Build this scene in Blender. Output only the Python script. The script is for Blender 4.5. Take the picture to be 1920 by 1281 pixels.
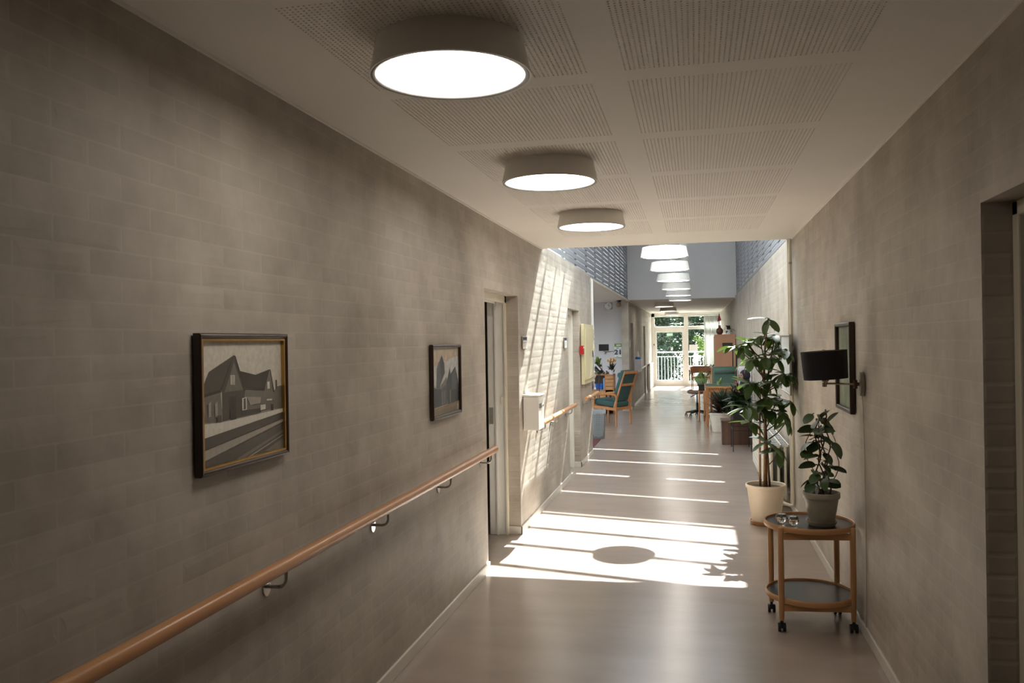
import bpy, bmesh, math, random
from mathutils import Vector, Matrix

random.seed(7)
for o in list(bpy.data.objects):
    bpy.data.objects.remove(o, do_unlink=True)
scene = bpy.context.scene
COL = scene.collection

# ------------------------------------------------------------------ camera
CAM = Vector((0, 0, 1.62))
FWD = Vector((-0.21286856, 0.97708081, 0.00026607))
RGT = Vector((0.97695960, 0.21284643, -0.01569545))
UPV = Vector((0.01539236, 0.00308113, 0.99987678))
FPX = 1576.386
cam = bpy.data.cameras.new('camera')
cam.sensor_width = 36.0
cam.lens = 36.0 * FPX / 1920.0
cam.clip_start = 0.05
cam.clip_end = 300
cam_o = bpy.data.objects.new('camera', cam)
COL.objects.link(cam_o)
m3 = Matrix((RGT, UPV, -FWD)).transposed()
cam_o.matrix_world = Matrix.Translation(CAM) @ m3.to_4x4()
scene.camera = cam_o

# ------------------------------------------------------------------ world, sun, exposure
SUN = Vector((0.104, 0.97, 1.0)).normalized()      # towards the sun
world = bpy.data.worlds.new('world')
scene.world = world
world.use_nodes = True
wn = world.node_tree.nodes
wl = world.node_tree.links
wn.clear()
sky = wn.new('ShaderNodeTexSky')
sky.sky_type = 'NISHITA'
sky.sun_disc = False
sky.sun_elevation = math.asin(SUN.z)
sky.sun_rotation = math.atan2(SUN.x, SUN.y)
sky.air_density = 1.0
sky.dust_density = 1.5
sky.ozone_density = 1.0
bg = wn.new('ShaderNodeBackground')
bg.inputs['Strength'].default_value = 1.25
wo = wn.new('ShaderNodeOutputWorld')
hs = wn.new('ShaderNodeHueSaturation')
hs.inputs['Saturation'].default_value = 0.34
wl.new(sky.outputs[0], hs.inputs['Color'])
wl.new(hs.outputs[0], bg.inputs['Color'])
wl.new(bg.outputs[0], wo.inputs['Surface'])

sun = bpy.data.lights.new('sun', 'SUN')
sun.energy = 34.0
sun.angle = math.radians(0.53)
sun.color = (1.0, 0.985, 0.955)
sun_o = bpy.data.objects.new('sun', sun)
COL.objects.link(sun_o)
sun_o.rotation_euler = (-SUN).to_track_quat('-Z', 'Y').to_euler()
sun_o.location = (2, 25, 20)

LAMP_STRENGTH = 9.5
vs = scene.view_settings
vs.view_transform = 'Standard'
vs.look = 'None'
vs.exposure = 0.5
vs.gamma = 1.0
vs.use_curve_mapping = False

# ------------------------------------------------------------------ materials
MATS = {}


def srgb(r, g, b):
    def f(c):
        c /= 255.0
        return c / 12.92 if c <= 0.04045 else ((c + 0.055) / 1.055) ** 2.4
    return (f(r), f(g), f(b))


def pm(name, col, rough=0.5, metal=0.0, var=0.06, scale=12.0, bump=0.0, bscale=150.0, spec=0.5,
       stretch=None, emit=None, estr=0.0, subsurf=0.0):
    """Principled material with noise-driven colour variation and optional fine bump."""
    m = bpy.data.materials.new(name)
    m.use_nodes = True
    nt = m.node_tree
    b = nt.nodes['Principled BSDF']
    b.inputs['Roughness'].default_value = rough
    b.inputs['Metallic'].default_value = metal
    b.inputs['Specular IOR Level'].default_value = spec
    tc = nt.nodes.new('ShaderNodeTexCoord')
    mp = nt.nodes.new('ShaderNodeMapping')
    if stretch:
        mp.inputs['Scale'].default_value = stretch
    nt.links.new(tc.outputs['Object'], mp.inputs['Vector'])
    nz = nt.nodes.new('ShaderNodeTexNoise')
    nz.inputs['Scale'].default_value = scale
    nz.inputs['Detail'].default_value = 4
    nt.links.new(mp.outputs[0], nz.inputs['Vector'])
    rp = nt.nodes.new('ShaderNodeValToRGB')
    rp.color_ramp.elements[0].position = 0.3
    rp.color_ramp.elements[1].position = 0.7
    lo = [max(0, c * (1 - var)) for c in col]
    hi = [min(1, c * (1 + var)) for c in col]
    rp.color_ramp.elements[0].color = (*lo, 1)
    rp.color_ramp.elements[1].color = (*hi, 1)
    nt.links.new(nz.outputs['Fac'], rp.inputs['Fac'])
    nt.links.new(rp.outputs['Color'], b.inputs['Base Color'])
    if bump:
        n2 = nt.nodes.new('ShaderNodeTexNoise')
        n2.inputs['Scale'].default_value = bscale
        n2.inputs['Detail'].default_value = 3
        nt.links.new(mp.outputs[0], n2.inputs['Vector'])
        bp = nt.nodes.new('ShaderNodeBump')
        bp.inputs['Strength'].default_value = bump
        bp.inputs['Distance'].default_value = 0.002
        nt.links.new(n2.outputs['Fac'], bp.inputs['Height'])
        nt.links.new(bp.outputs[0], b.inputs['Normal'])
    if emit:
        b.inputs['Emission Color'].default_value = (*emit, 1)
        b.inputs['Emission Strength'].default_value = estr
    if subsurf:
        b.inputs['Subsurface Weight'].default_value = subsurf
        b.inputs['Subsurface Radius'].default_value = (0.02, 0.02, 0.01)
    MATS[name] = m
    return m


def wood(name, c0, c1, rough=0.4, axis=2, scale=14):
    st = [scale, scale, scale]
    st[axis] = scale * 0.06
    m = pm(name, c0, rough, var=0.0, scale=1.0, stretch=tuple(st))
    rp = [n for n in m.node_tree.nodes if n.type == 'VALTORGB'][0]
    rp.color_ramp.elements[0].color = (*c0, 1)
    rp.color_ramp.elements[1].color = (*c1, 1)
    return m


def glassy(name, tint=(0.93, 0.96, 0.95), gloss=0.07, rough=0.0):
    m = bpy.data.materials.new(name)
    m.use_nodes = True
    nt = m.node_tree
    nt.nodes.clear()
    out = nt.nodes.new('ShaderNodeOutputMaterial')
    mx = nt.nodes.new('ShaderNodeMixShader')
    tr = nt.nodes.new('ShaderNodeBsdfTransparent')
    gl = nt.nodes.new('ShaderNodeBsdfGlossy')
    tr.inputs['Color'].default_value = (*tint, 1)
    gl.inputs['Roughness'].default_value = rough
    mx.inputs[0].default_value = gloss
    nt.links.new(tr.outputs[0], mx.inputs[1])
    nt.links.new(gl.outputs[0], mx.inputs[2])
    nt.links.new(mx.outputs[0], out.inputs['Surface'])
    MATS[name] = m
    return m


def translucent(name, col, fac=0.5):
    m = bpy.data.materials.new(name)
    m.use_nodes = True
    nt = m.node_tree
    nt.nodes.clear()
    out = nt.nodes.new('ShaderNodeOutputMaterial')
    mx = nt.nodes.new('ShaderNodeMixShader')
    df = nt.nodes.new('ShaderNodeBsdfDiffuse')
    tl = nt.nodes.new('ShaderNodeBsdfTranslucent')
    nz = nt.nodes.new('ShaderNodeTexNoise')
    nz.inputs['Scale'].default_value = 6
    rp = nt.nodes.new('ShaderNodeValToRGB')
    rp.color_ramp.elements[0].color = (*[c * 0.95 for c in col], 1)
    rp.color_ramp.elements[1].color = (*col, 1)
    nt.links.new(nz.outputs['Fac'], rp.inputs['Fac'])
    nt.links.new(rp.outputs[0], df.inputs['Color'])
    nt.links.new(rp.outputs[0], tl.inputs['Color'])
    mx.inputs[0].default_value = fac
    nt.links.new(df.outputs[0], mx.inputs[1])
    nt.links.new(tl.outputs[0], mx.inputs[2])
    nt.links.new(mx.outputs[0], out.inputs['Surface'])
    MATS[name] = m
    return m


def wash(name, c_lo, c_hi, cell=True, pattern=False):
    """Lime-washed brick: mottled colour, each brick a shade of its own (cells follow the courses)."""
    m = bpy.data.materials.new(name)
    m.use_nodes = True
    nt = m.node_tree
    N, L = nt.nodes, nt.links
    b = N['Principled BSDF']
    b.inputs['Roughness'].default_value = 0.62
    b.inputs['Specular IOR Level'].default_value = 0.35
    g = N.new('ShaderNodeNewGeometry')
    n1 = N.new('ShaderNodeTexNoise')
    n1.inputs['Scale'].default_value = 2.6
    n1.inputs['Detail'].default_value = 6
    n1.inputs['Roughness'].default_value = 0.62
    L.new(g.outputs['Position'], n1.inputs['Vector'])
    r1 = N.new('ShaderNodeValToRGB')
    r1.color_ramp.elements[0].position = 0.3
    r1.color_ramp.elements[1].position = 0.7
    r1.color_ramp.elements[0].color = (*c_lo, 1)
    r1.color_ramp.elements[1].color = (*c_hi, 1)
    L.new(n1.outputs['Fac'], r1.inputs['Fac'])
    col = r1.outputs['Color']
    if cell:
        # course number and brick number -> one random value per brick
        sp = N.new('ShaderNodeSeparateXYZ')
        L.new(g.outputs['Position'], sp.inputs[0])

        def mth(op, a, bval):
            n = N.new('ShaderNodeMath')
            n.operation = op
            for i, v in enumerate((a, bval)):
                if v is None:
                    continue
                if isinstance(v, (int, float)):
                    n.inputs[i].default_value = v
                else:
                    L.new(v, n.inputs[i])
            return n.outputs[0]
        row = mth('FLOOR', mth('DIVIDE', sp.outputs['Z'], 0.0667), None)
        half = mth('MULTIPLY', mth('MODULO', row, 2.0), 0.12)
        brick = mth('FLOOR', mth('DIVIDE', mth('ADD', sp.outputs['Y'], half), 0.24), None)
        cb = N.new('ShaderNodeCombineXYZ')
        L.new(row, cb.inputs[0])
        L.new(brick, cb.inputs[1])
        wnz = N.new('ShaderNodeTexWhiteNoise')
        wnz.noise_dimensions = '2D'
        L.new(cb.outputs[0], wnz.inputs['Vector'])
        fac = mth('ADD', mth('MULTIPLY', wnz.outputs['Value'], 0.10), 0.94)
        mx = N.new('ShaderNodeVectorMath')
        mx.operation = 'SCALE'
        L.new(col, mx.inputs[0])
        L.new(fac, mx.inputs['Scale'])
        col = mx.outputs[0]
    L.new(col, b.inputs['Base Color'])
    n2 = N.new('ShaderNodeTexNoise')
    n2.inputs['Scale'].default_value = 16
    n2.inputs['Detail'].default_value = 7
    L.new(g.outputs['Position'], n2.inputs['Vector'])
    bp = N.new('ShaderNodeBump')
    bp.inputs['Strength'].default_value = 0.18
    bp.inputs['Distance'].default_value = 0.004
    L.new(n2.outputs['Fac'], bp.inputs['Height'])
    if pattern:
        # beyond the modelled bricks: joints in relief only
        sp2 = N.new('ShaderNodeSeparateXYZ')
        L.new(g.outputs['Position'], sp2.inputs[0])
        c2 = N.new('ShaderNodeCombineXYZ')
        L.new(sp2.outputs['Y'], c2.inputs[0])
        L.new(sp2.outputs['Z'], c2.inputs[1])
        bt = N.new('ShaderNodeTexBrick')
        bt.inputs['Scale'].default_value = 1.0
        bt.inputs['Brick Width'].default_value = 0.24
        bt.inputs['Row Height'].default_value = 0.0667
        bt.inputs['Mortar Size'].default_value = 0.006
        bt.inputs['Color1'].default_value = (1, 1, 1, 1)
        bt.inputs['Color2'].default_value = (0.9, 0.9, 0.9, 1)
        bt.inputs['Mortar'].default_value = (0, 0, 0, 1)
        L.new(c2.outputs[0], bt.inputs['Vector'])
        b2 = N.new('ShaderNodeBump')
        b2.inputs['Strength'].default_value = 0.8
        b2.inputs['Distance'].default_value = 0.004
        L.new(bt.outputs['Color'], b2.inputs['Height'])
        L.new(bp.outputs[0], b2.inputs['Normal'])
        L.new(b2.outputs[0], b.inputs['Normal'])
    else:
        L.new(bp.outputs[0], b.inputs['Normal'])
    MATS[name] = m
    return m


WASH_LO = srgb(162, 153, 141)
WASH_HI = srgb(195, 187, 175)
M_BRICK = wash('washed_brick', WASH_LO, WASH_HI)
M_MORTAR = wash('washed_mortar', srgb(168, 159, 147), srgb(200, 192, 180), cell=False)
M_BRICKFAR = wash('washed_brick_distance', WASH_LO, WASH_HI, pattern=True)
M_CEIL = pm('ceiling_paint', srgb(234, 229, 221), 0.7, var=0.02, scale=2)
M_HOLE = pm('acoustic_felt', srgb(74, 68, 60), 0.9)
M_WHITE = pm('white_paint', srgb(232, 230, 224), 0.35, var=0.03, scale=5)
M_CREAM = pm('cream_paint', srgb(224, 216, 198), 0.4, var=0.04, scale=5)
M_BASE = pm('baseboard_paint', srgb(214, 208, 198), 0.35, var=0.05, scale=4)
M_GREYWALL = pm('bulkhead_paint', srgb(214, 213, 212), 0.7, var=0.02, scale=3)
M_ALCOVE = pm('alcove_paint', srgb(212, 208, 212), 0.7, var=0.02, scale=3)
M_SLAT = pm('slat_paint', srgb(150, 151, 154), 0.55, var=0.06, scale=8)
M_SLATBACK = pm('slat_backing', srgb(226, 228, 232), 0.7, var=0.03)
M_OPAL = translucent('opal_pane', (0.74, 0.75, 0.77), 0.32)
M_BLIND = translucent('blind_fabric', (0.84, 0.85, 0.88), 0.2)
M_ROOF = pm('roof_board', srgb(205, 206, 210), 0.7, var=0.03)
M_BAR = pm('glazing_bar_paint', srgb(96, 96, 96), 0.5)
M_GLASS = glassy('window_glass')
M_HANDRAIL = wood('beech_handrail', srgb(182, 128, 84), srgb(206, 154, 108), 0.28, axis=1, scale=20)
M_OAK = wood('oak_wood', srgb(178, 132, 88), srgb(202, 156, 110), 0.4, axis=2, scale=18)
M_OAKX = wood('oak_wood_flat', srgb(182, 134, 88), srgb(204, 156, 108), 0.42, axis=0, scale=10)
M_PINE = wood('orange_pine', srgb(176, 112, 62), srgb(196, 134, 80), 0.42, axis=2, scale=14)
M_BEIGEWOOD = wood('beige_veneer', srgb(176, 128, 98), srgb(188, 142, 112), 0.5, axis=2, scale=6)
M_DARKWOOD = wood('dark_walnut', srgb(84, 60, 48), srgb(112, 82, 66), 0.45, axis=2, scale=16)
M_FRAMEDK = wood('frame_walnut', srgb(40, 24, 16), srgb(58, 36, 24), 0.3, axis=2, scale=20)
M_GOLD = pm('gold_fillet', srgb(186, 150, 84), 0.3, metal=0.8)
M_STEEL = pm('brushed_steel', srgb(176, 174, 168), 0.28, metal=1.0, var=0.04)
M_CHROME = pm('chrome', srgb(206, 206, 206), 0.12, metal=1.0, var=0.02)
M_BRASS = pm('aged_nickel', srgb(168, 156, 138), 0.25, metal=1.0)
M_BLACK = pm('black_plastic', srgb(24, 24, 26), 0.45, var=0.1)
M_BLACKWIRE = pm('black_wire', srgb(28, 26, 26), 0.5)
M_SHADE = pm('black_lampshade_fabric', srgb(20, 20, 23), 0.85, var=0.12, scale=200)
M_LINO = pm('black_linoleum', srgb(40, 42, 43), 0.3, var=0.06, scale=30)
M_SAGE_F = pm('sage_upholstery', srgb(86, 112, 100), 0.9, var=0.08, scale=60, bump=0.4, bscale=400)
M_GREEN_F = pm('green_upholstery', srgb(58, 92, 90), 0.9, var=0.08, scale=60, bump=0.4, bscale=400)
M_GREEN_T = pm('green_tabletop', srgb(70, 100, 86), 0.5, var=0.06)
M_POTCREAM = pm('cream_plastic_pot', srgb(228, 212, 188), 0.4, var=0.02)
M_POTTERRA = pm('tan_saucer', srgb(182, 132, 84), 0.5)
M_POTGREY = pm('grey_stoneware', srgb(152, 146, 132), 0.38, var=0.08, scale=25)
M_POTWHITE = pm('white_pot', srgb(216, 208, 192), 0.4)
M_POTGREEN = pm('sage_ceramic', srgb(146, 172, 138), 0.35)
M_SOIL = pm('soil', srgb(52, 38, 28), 0.95, var=0.3, scale=60, bump=1, bscale=120)
M_BARK = pm('cane_bark', srgb(150, 112, 72), 0.7, var=0.2, scale=40)
M_BARKDK = pm('dark_stem', srgb(88, 60, 42), 0.7, var=0.2, scale=40)
M_LEAF = pm('schefflera_leaf', srgb(60, 84, 42), 0.36, var=0.3, scale=2.0)
_lt = M_LEAF.node_tree
_lo = [n for n in _lt.nodes if n.type == 'OUTPUT_MATERIAL'][0]
_lp = _lt.nodes['Principled BSDF']
_tl = _lt.nodes.new('ShaderNodeBsdfTranslucent')
_tl.inputs['Color'].default_value = (*srgb(104, 132, 40), 1)
_mx = _lt.nodes.new('ShaderNodeMixShader')
_mx.inputs[0].default_value = 0.10
_lt.links.new(_lp.outputs[0], _mx.inputs[1])
_lt.links.new(_tl.outputs[0], _mx.inputs[2])
_lt.links.new(_mx.outputs[0], _lo.inputs['Surface'])
M_HOYA = pm('hoya_leaf', srgb(64, 88, 48), 0.38, var=0.2, scale=3.0)
M_LEAFDK = pm('dark_foliage', srgb(40, 58, 34), 0.5, var=0.35, scale=8)
M_LEAFLT = pm('light_foliage', srgb(128, 150, 70), 0.5, var=0.3, scale=8)
M_LEAFRED = pm('reddish_foliage', srgb(70, 44, 36), 0.5, var=0.3, scale=8)
M_PETAL = pm('red_petal', srgb(168, 84, 84), 0.5)
M_TREELEAF = pm('tree_leaf', srgb(46, 66, 42), 0.5, var=0.4, scale=1.5)
M_TREELT = pm('sunny_leaf', srgb(96, 118, 44), 0.5, var=0.3, scale=2)
M_GRASS = pm('grass', srgb(74, 96, 50), 0.8, var=0.3, scale=5)
M_RED = pm('red_plastic', srgb(176, 22, 30), 0.4)
M_BLUE = pm('blue_plastic', srgb(22, 96, 184), 0.4)
M_BLUELT = pm('light_blue_print', srgb(132, 168, 222), 0.5)
M_FOIL = pm('crinkled_foil', srgb(214, 214, 220), 0.25, metal=0.7, var=0.2, scale=20, bump=1.0, bscale=60)
M_MESH = pm('galvanised_wire', srgb(140, 148, 150), 0.4, metal=0.8)
M_BAG = translucent('clear_bin_bag', (0.75, 0.78, 0.80), 0.5)
M_PANEL = pm('cabinet_cream', srgb(214, 204, 166), 0.4)
M_RUG = pm('red_brown_rug', srgb(98, 44, 34), 0.95, var=0.2, scale=60)
M_LILAC = pm('white_laminate', srgb(220, 220, 228), 0.4)
M_PAPER = pm('white_paper', srgb(238, 238, 236), 0.8, var=0.01)
M_GREENPR = pm('green_print', srgb(104, 150, 60), 0.7)
M_NAVY = pm('navy_print', srgb(52, 54, 96), 0.7)
M_FUR = pm('dark_plush', srgb(46, 40, 52), 0.95, var=0.25, scale=40, bump=0.8, bscale=120)
M_FACE = pm('pale_plush', srgb(160, 134, 114), 0.9)
M_CURTAIN = translucent('patterned_curtain', (0.84, 0.86, 0.83), 0.22)
M_EXIT = pm('exit_reflection_green', srgb(176, 220, 188), 0.5, emit=srgb(180, 225, 195), estr=0.3)  # tint and weak glow stand in for a sign's reflection on glass
M_RADI = pm('radiator_enamel', srgb(226, 222, 208), 0.35)
M_GRILLE = pm('radiator_grille_grey', srgb(150, 156, 160), 0.5)
M_CANDLE = pm('tealight_wax', srgb(206, 206, 200), 0.5, subsurf=0.2)
M_DOORGREY = pm('grey_green_door', srgb(116, 116, 108), 0.45)
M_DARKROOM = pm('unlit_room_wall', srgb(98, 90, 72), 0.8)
M_LAMPBODY = pm('lamp_white_lacquer', srgb(238, 235, 229), 0.4, var=0.01)
M_LAMPRIM = pm('lamp_rim_grey', srgb(150, 148, 144), 0.35)
M_BALCONY = pm('balcony_concrete', srgb(176, 176, 172), 0.8, var=0.08)
M_RAILWHITE = pm('balcony_rail_white', srgb(230, 232, 234), 0.4)
M_BOARD = pm('terracotta_vase', srgb(86, 48, 34), 0.45)


def emission(name, col, strength):
    m = bpy.data.materials.new(name)
    m.use_nodes = True
    nt = m.node_tree
    nt.nodes.clear()
    e = nt.nodes.new('ShaderNodeEmission')
    e.inputs['Color'].default_value = (*col, 1)
    e.inputs['Strength'].default_value = strength
    o = nt.nodes.new('ShaderNodeOutputMaterial')
    nt.links.new(e.outputs[0], o.inputs['Surface'])
    MATS[name] = m
    return m


M_DIFFUSER = emission('lamp_diffuser_glow', (1.0, 0.92, 0.82), LAMP_STRENGTH)

# clear crystal
M_CRYSTAL = bpy.data.materials.new('clear_crystal')
M_CRYSTAL.use_nodes = True
_b = M_CRYSTAL.node_tree.nodes['Principled BSDF']
_b.inputs['Transmission Weight'].default_value = 1.0
_b.inputs['Roughness'].default_value = 0.02
_b.inputs['IOR'].default_value = 1.5

# lino floor: long faint streaks, satin gloss
M_FLOOR = bpy.data.materials.new('lino_floor')
M_FLOOR.use_nodes = True
_nt = M_FLOOR.node_tree
_b = _nt.nodes['Principled BSDF']
_g = _nt.nodes.new('ShaderNodeNewGeometry')
_mp = _nt.nodes.new('ShaderNodeMapping')
_mp.inputs['Scale'].default_value = (1.2, 4.0, 1.0)
_n = _nt.nodes.new('ShaderNodeTexNoise')
_n.inputs['Scale'].default_value = 1.1
_n.inputs['Detail'].default_value = 7
_n.inputs['Roughness'].default_value = 0.6
_r = _nt.nodes.new('ShaderNodeValToRGB')
_r.color_ramp.elements[0].position = 0.3
_r.color_ramp.elements[1].position = 0.7
_r.color_ramp.elements[0].color = (*srgb(157, 143, 133), 1)
_r.color_ramp.elements[1].color = (*srgb(169, 154, 144), 1)
_nt.links.new(_g.outputs['Position'], _mp.inputs['Vector'])
_nt.links.new(_mp.outputs[0], _n.inputs['Vector'])
_nt.links.new(_n.outputs['Fac'], _r.inputs['Fac'])
_nt.links.new(_r.outputs['Color'], _b.inputs['Base Color'])
_b.inputs['Roughness'].default_value = 0.21
_n3 = _nt.nodes.new('ShaderNodeTexNoise')
_n3.inputs['Scale'].default_value = 9
_n3.inputs['Detail'].default_value = 2
_nt.links.new(_g.outputs['Position'], _n3.inputs['Vector'])
_bp = _nt.nodes.new('ShaderNodeBump')
_bp.inputs['Strength'].default_value = 0.006
_bp.inputs['Distance'].default_value = 0.01
_nt.links.new(_n3.outputs['Fac'], _bp.inputs['Height'])
_nt.links.new(_bp.outputs[0], _b.inputs['Normal'])


# ------------------------------------------------------------------ mesh helpers
class MB:
    """Collects shapes and links them as one mesh object."""

    def __init__(self):
        self.v = []
        self.f = []
        self.m = []

    def add(self, verts, faces, mi=0):
        o = len(self.v)
        self.v += [tuple(p) for p in verts]
        for fc in faces:
            self.f.append([i + o for i in fc])
            self.m.append(mi)
        return self

    def box(self, x0, x1, y0, y1, z0, z1, mi=0):
        p = [(x, y, z) for z in (z0, z1) for y in (y0, y1) for x in (x0, x1)]
        return self.add(p, [(0, 2, 3, 1), (4, 5, 7, 6), (0, 1, 5, 4), (2, 6, 7, 3), (0, 4, 6, 2), (1, 3, 7, 5)], mi)

    def obox(self, c, ax, ay, az, mi=0):
        """Box from centre and three half-axis vectors."""
        c, ax, ay, az = Vector(c), Vector(ax), Vector(ay), Vector(az)
        p = [c + ax * i + ay * j + az * k for k in (-1, 1) for j in (-1, 1) for i in (-1, 1)]
        return self.add(p, [(0, 2, 3, 1), (4, 5, 7, 6), (0, 1, 5, 4), (2, 6, 7, 3), (0, 4, 6, 2), (1, 3, 7, 5)], mi)

    def beam(self, a, b, w, h, up=(0, 0, 1), mi=0):
        a, b = Vector(a), Vector(b)
        d = (b - a)
        l = d.length / 2
        d.normalize()
        s = d.cross(Vector(up))
        if s.length < 1e-4:
            s = d.cross(Vector((1, 0, 0)))
        s.normalize()
        t = s.cross(d)
        return self.obox((a + b) / 2, d * l, s * w / 2, t * h / 2, mi)

    def tube(self, path, r, n=8, mi=0, cap=True):
        path = [Vector(p) for p in path]
        rs = r if isinstance(r, (list, tuple)) else [r] * len(path)
        rings = []
        prev = None
        for i, p in enumerate(path):
            a = path[max(i - 1, 0)]
            b = path[min(i + 1, len(path) - 1)]
            d = (b - a).normalized()
            if prev is None:
                s = d.cross(Vector((0, 0, 1)))
                if s.length < 1e-3:
                    s = d.cross(Vector((1, 0, 0)))
            else:
                s = prev - d * prev.dot(d)
            s.normalize()
            prev = s
            t = d.cross(s)
            rings.append([p + (s * math.cos(2 * math.pi * k / n) + t * math.sin(2 * math.pi * k / n)) * rs[i] for k in range(n)])
        vs_ = [q for rg in rings for q in rg]
        fs = []
        for i in range(len(path) - 1):
            for k in range(n):
                k2 = (k + 1) % n
                fs.append((i * n + k, i * n + k2, (i + 1) * n + k2, (i + 1) * n + k))
        if cap:
            fs.append(tuple(reversed(range(n))))
            fs.append(tuple((len(path) - 1) * n + k for k in range(n)))
        return self.add(vs_, fs, mi)

    def lathe(self, prof, n=32, c=(0, 0, 0), mi=0, sy=1.0):
        """Profile of (radius, z) turned about the vertical axis through c."""
        vs_, fs = [], []
        for (r, z) in prof:
            for k in range(n):
                a = 2 * math.pi * k / n
                vs_.append((c[0] + r * math.cos(a), c[1] + sy * r * math.sin(a), c[2] + z))
        for i in range(len(prof) - 1):
            for k in range(n):
                k2 = (k + 1) % n
                fs.append((i * n + k, i * n + k2, (i + 1) * n + k2, (i + 1) * n + k))
        return self.add(vs_, fs, mi)

    def disc(self, c, r, n=32, mi=0, down=False, sy=1.0):
        vs_ = [(c[0] + r * math.cos(2 * math.pi * k / n), c[1] + sy * r * math.sin(2 * math.pi * k / n), c[2]) for k in range(n)]
        return self.add(vs_, [tuple(reversed(range(n))) if down else tuple(range(n))], mi)

    def sphere(self, c, r, nu=14, nv=9, mi=0, sc=(1, 1, 1)):
        vs_, fs = [], []
        for j in range(nv + 1):
            t = math.pi * j / nv
            for k in range(nu):
                a = 2 * math.pi * k / nu
                vs_.append((c[0] + sc[0] * r * math.sin(t) * math.cos(a), c[1] + sc[1] * r * math.sin(t) * math.sin(a), c[2] + sc[2] * r * math.cos(t)))
        for j in range(nv):
            for k in range(nu):
                k2 = (k + 1) % nu
                fs.append((j * nu + k, (j + 1) * nu + k, (j + 1) * nu + k2, j * nu + k2))
        return self.add(vs_, fs, mi)

    def mesh(self, name, mats, smooth=False):
        me = bpy.data.meshes.new(name)
        me.from_pydata(self.v, [], self.f)
        for m in (mats if isinstance(mats, (list, tuple)) else [mats]):
            me.materials.append(m)
        me.polygons.foreach_set('material_index', self.m)
        if smooth:
            me.polygons.foreach_set('use_smooth', [True] * len(me.polygons))
        bm = bmesh.new()
        bm.from_mesh(me)
        bmesh.ops.recalc_face_normals(bm, faces=bm.faces) if len(bm.faces) < 60000 and not getattr(self, 'keep', False) else None
        bm.to_mesh(me)
        bm.free()
        me.update()
        return me

    def build(self, name, mats, parent=None, smooth=False, bevel=0.0, seg=2, auto=None):
        me = self.mesh(name, mats, smooth)
        o = bpy.data.objects.new(name, me)
        COL.objects.link(o)
        if parent is not None:
            o.parent = parent
        if bevel:
            b = o.modifiers.new('bevel', 'BEVEL')
            b.width = bevel
            b.segments = seg
            b.limit_method = 'ANGLE'
            b.angle_limit = math.radians(40)
        if smooth and auto:
            me.set_sharp_from_angle(angle=math.radians(auto))
        return o


def empty(name, label, cat, loc=(0, 0, 0), rz=0.0, group=None):
    o = bpy.data.objects.new(name, None)
    o.empty_display_size = 0.1
    COL.objects.link(o)
    o.location = loc
    o.rotation_euler = (0, 0, rz)
    tag(o, label, cat, group)
    return o


def tag(o, label, cat, group=None, kind=None):
    o['label'] = label
    o['category'] = cat
    if group:
        o['group'] = group
    if kind:
        o['kind'] = kind
    return o


def struct(o, label, cat):
    return tag(o, label, cat, kind='structure')


def link_copy(o, parent=None):
    c = o.copy()
    COL.objects.link(c)
    c.parent = parent
    return c


def copy_tree(o, parent=None):
    c = link_copy(o, parent)
    for ch in list(o.children):
        copy_tree(ch, c)
    return c


def project(p):
    d = Vector(p) - CAM
    w = d.dot(FWD)
    if w < 0.1:
        return None
    return (960 + FPX * d.dot(RGT) / w, 640.5 - FPX * d.dot(UPV) / w, w)


# ------------------------------------------------------------------ the building
XL, XR, ZC = -1.453, 0.876, 2.5225
YA, YB, YE = 8.10, 19.20, 29.40        # skylight shaft from YA to YB, end wall at YE
D1 = (5.774, 6.920, 2.005)             # first doorway on the left wall: y from, y to, head
D2 = (9.760, 10.720, 2.005)            # second doorway
YC = 12.00                             # corner where the left wall opens into the alcove
N1 = (1.85, 2.875, 2.03)               # doorway niche on the right wall

fl = MB()
fl.box(-5.3, 1.3, -3.3, YE + 0.2, -0.15, 0.0)
floor = struct(fl.build('floor', M_FLOOR), 'warm grey-beige satin linoleum corridor floor with sunlit patches', 'floor')

# walls (cores in mortar colour, bricks set on them below)
w = MB()
T = 0.30
for (a, b, z0, z1) in ((-3.3, D1[0], 0, 2.56), (D1[0], D1[1], D1[2], 2.56), (D1[1], D2[0], 0, 2.56), (D2[0], D2[1], D2[2], 2.56), (D2[1], YC, 0, 2.56)):
    w.box(XL - 0.26, XL, a, b, z0, z1)
wall_left = struct(w.build('wall_left', M_MORTAR), 'lime-washed brick wall with handrail and two doorways along the corridor', 'wall')

w = MB()
for (a, b, z0, z1) in ((-3.3, N1[0], 0, 2.56), (N1[0], N1[1], N1[2], 2.56), (N1[1], YA + 4.0, 0, 2.56)):
    w.box(XR, XR + T, a, b, z0, z1)
wall_right = struct(w.build('wall_right', M_MORTAR), 'lime-washed brick wall behind the trolley, sconce and radiator', 'wall')
w = MB()
w.box(XR, XR + T, YA + 4.0, YE + 0.2, 0, 2.56)
struct(w.build('wall_right_end', M_BRICKFAR), 'washed brick wall along the furniture towards the balcony door', 'wall')

BW, BH, BJ = 0.234, 0.0607, 0.006
brick_bm = MB()
e_ = 0.0035
P_ = [(-.5, 0), (.5, 0)]


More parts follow.
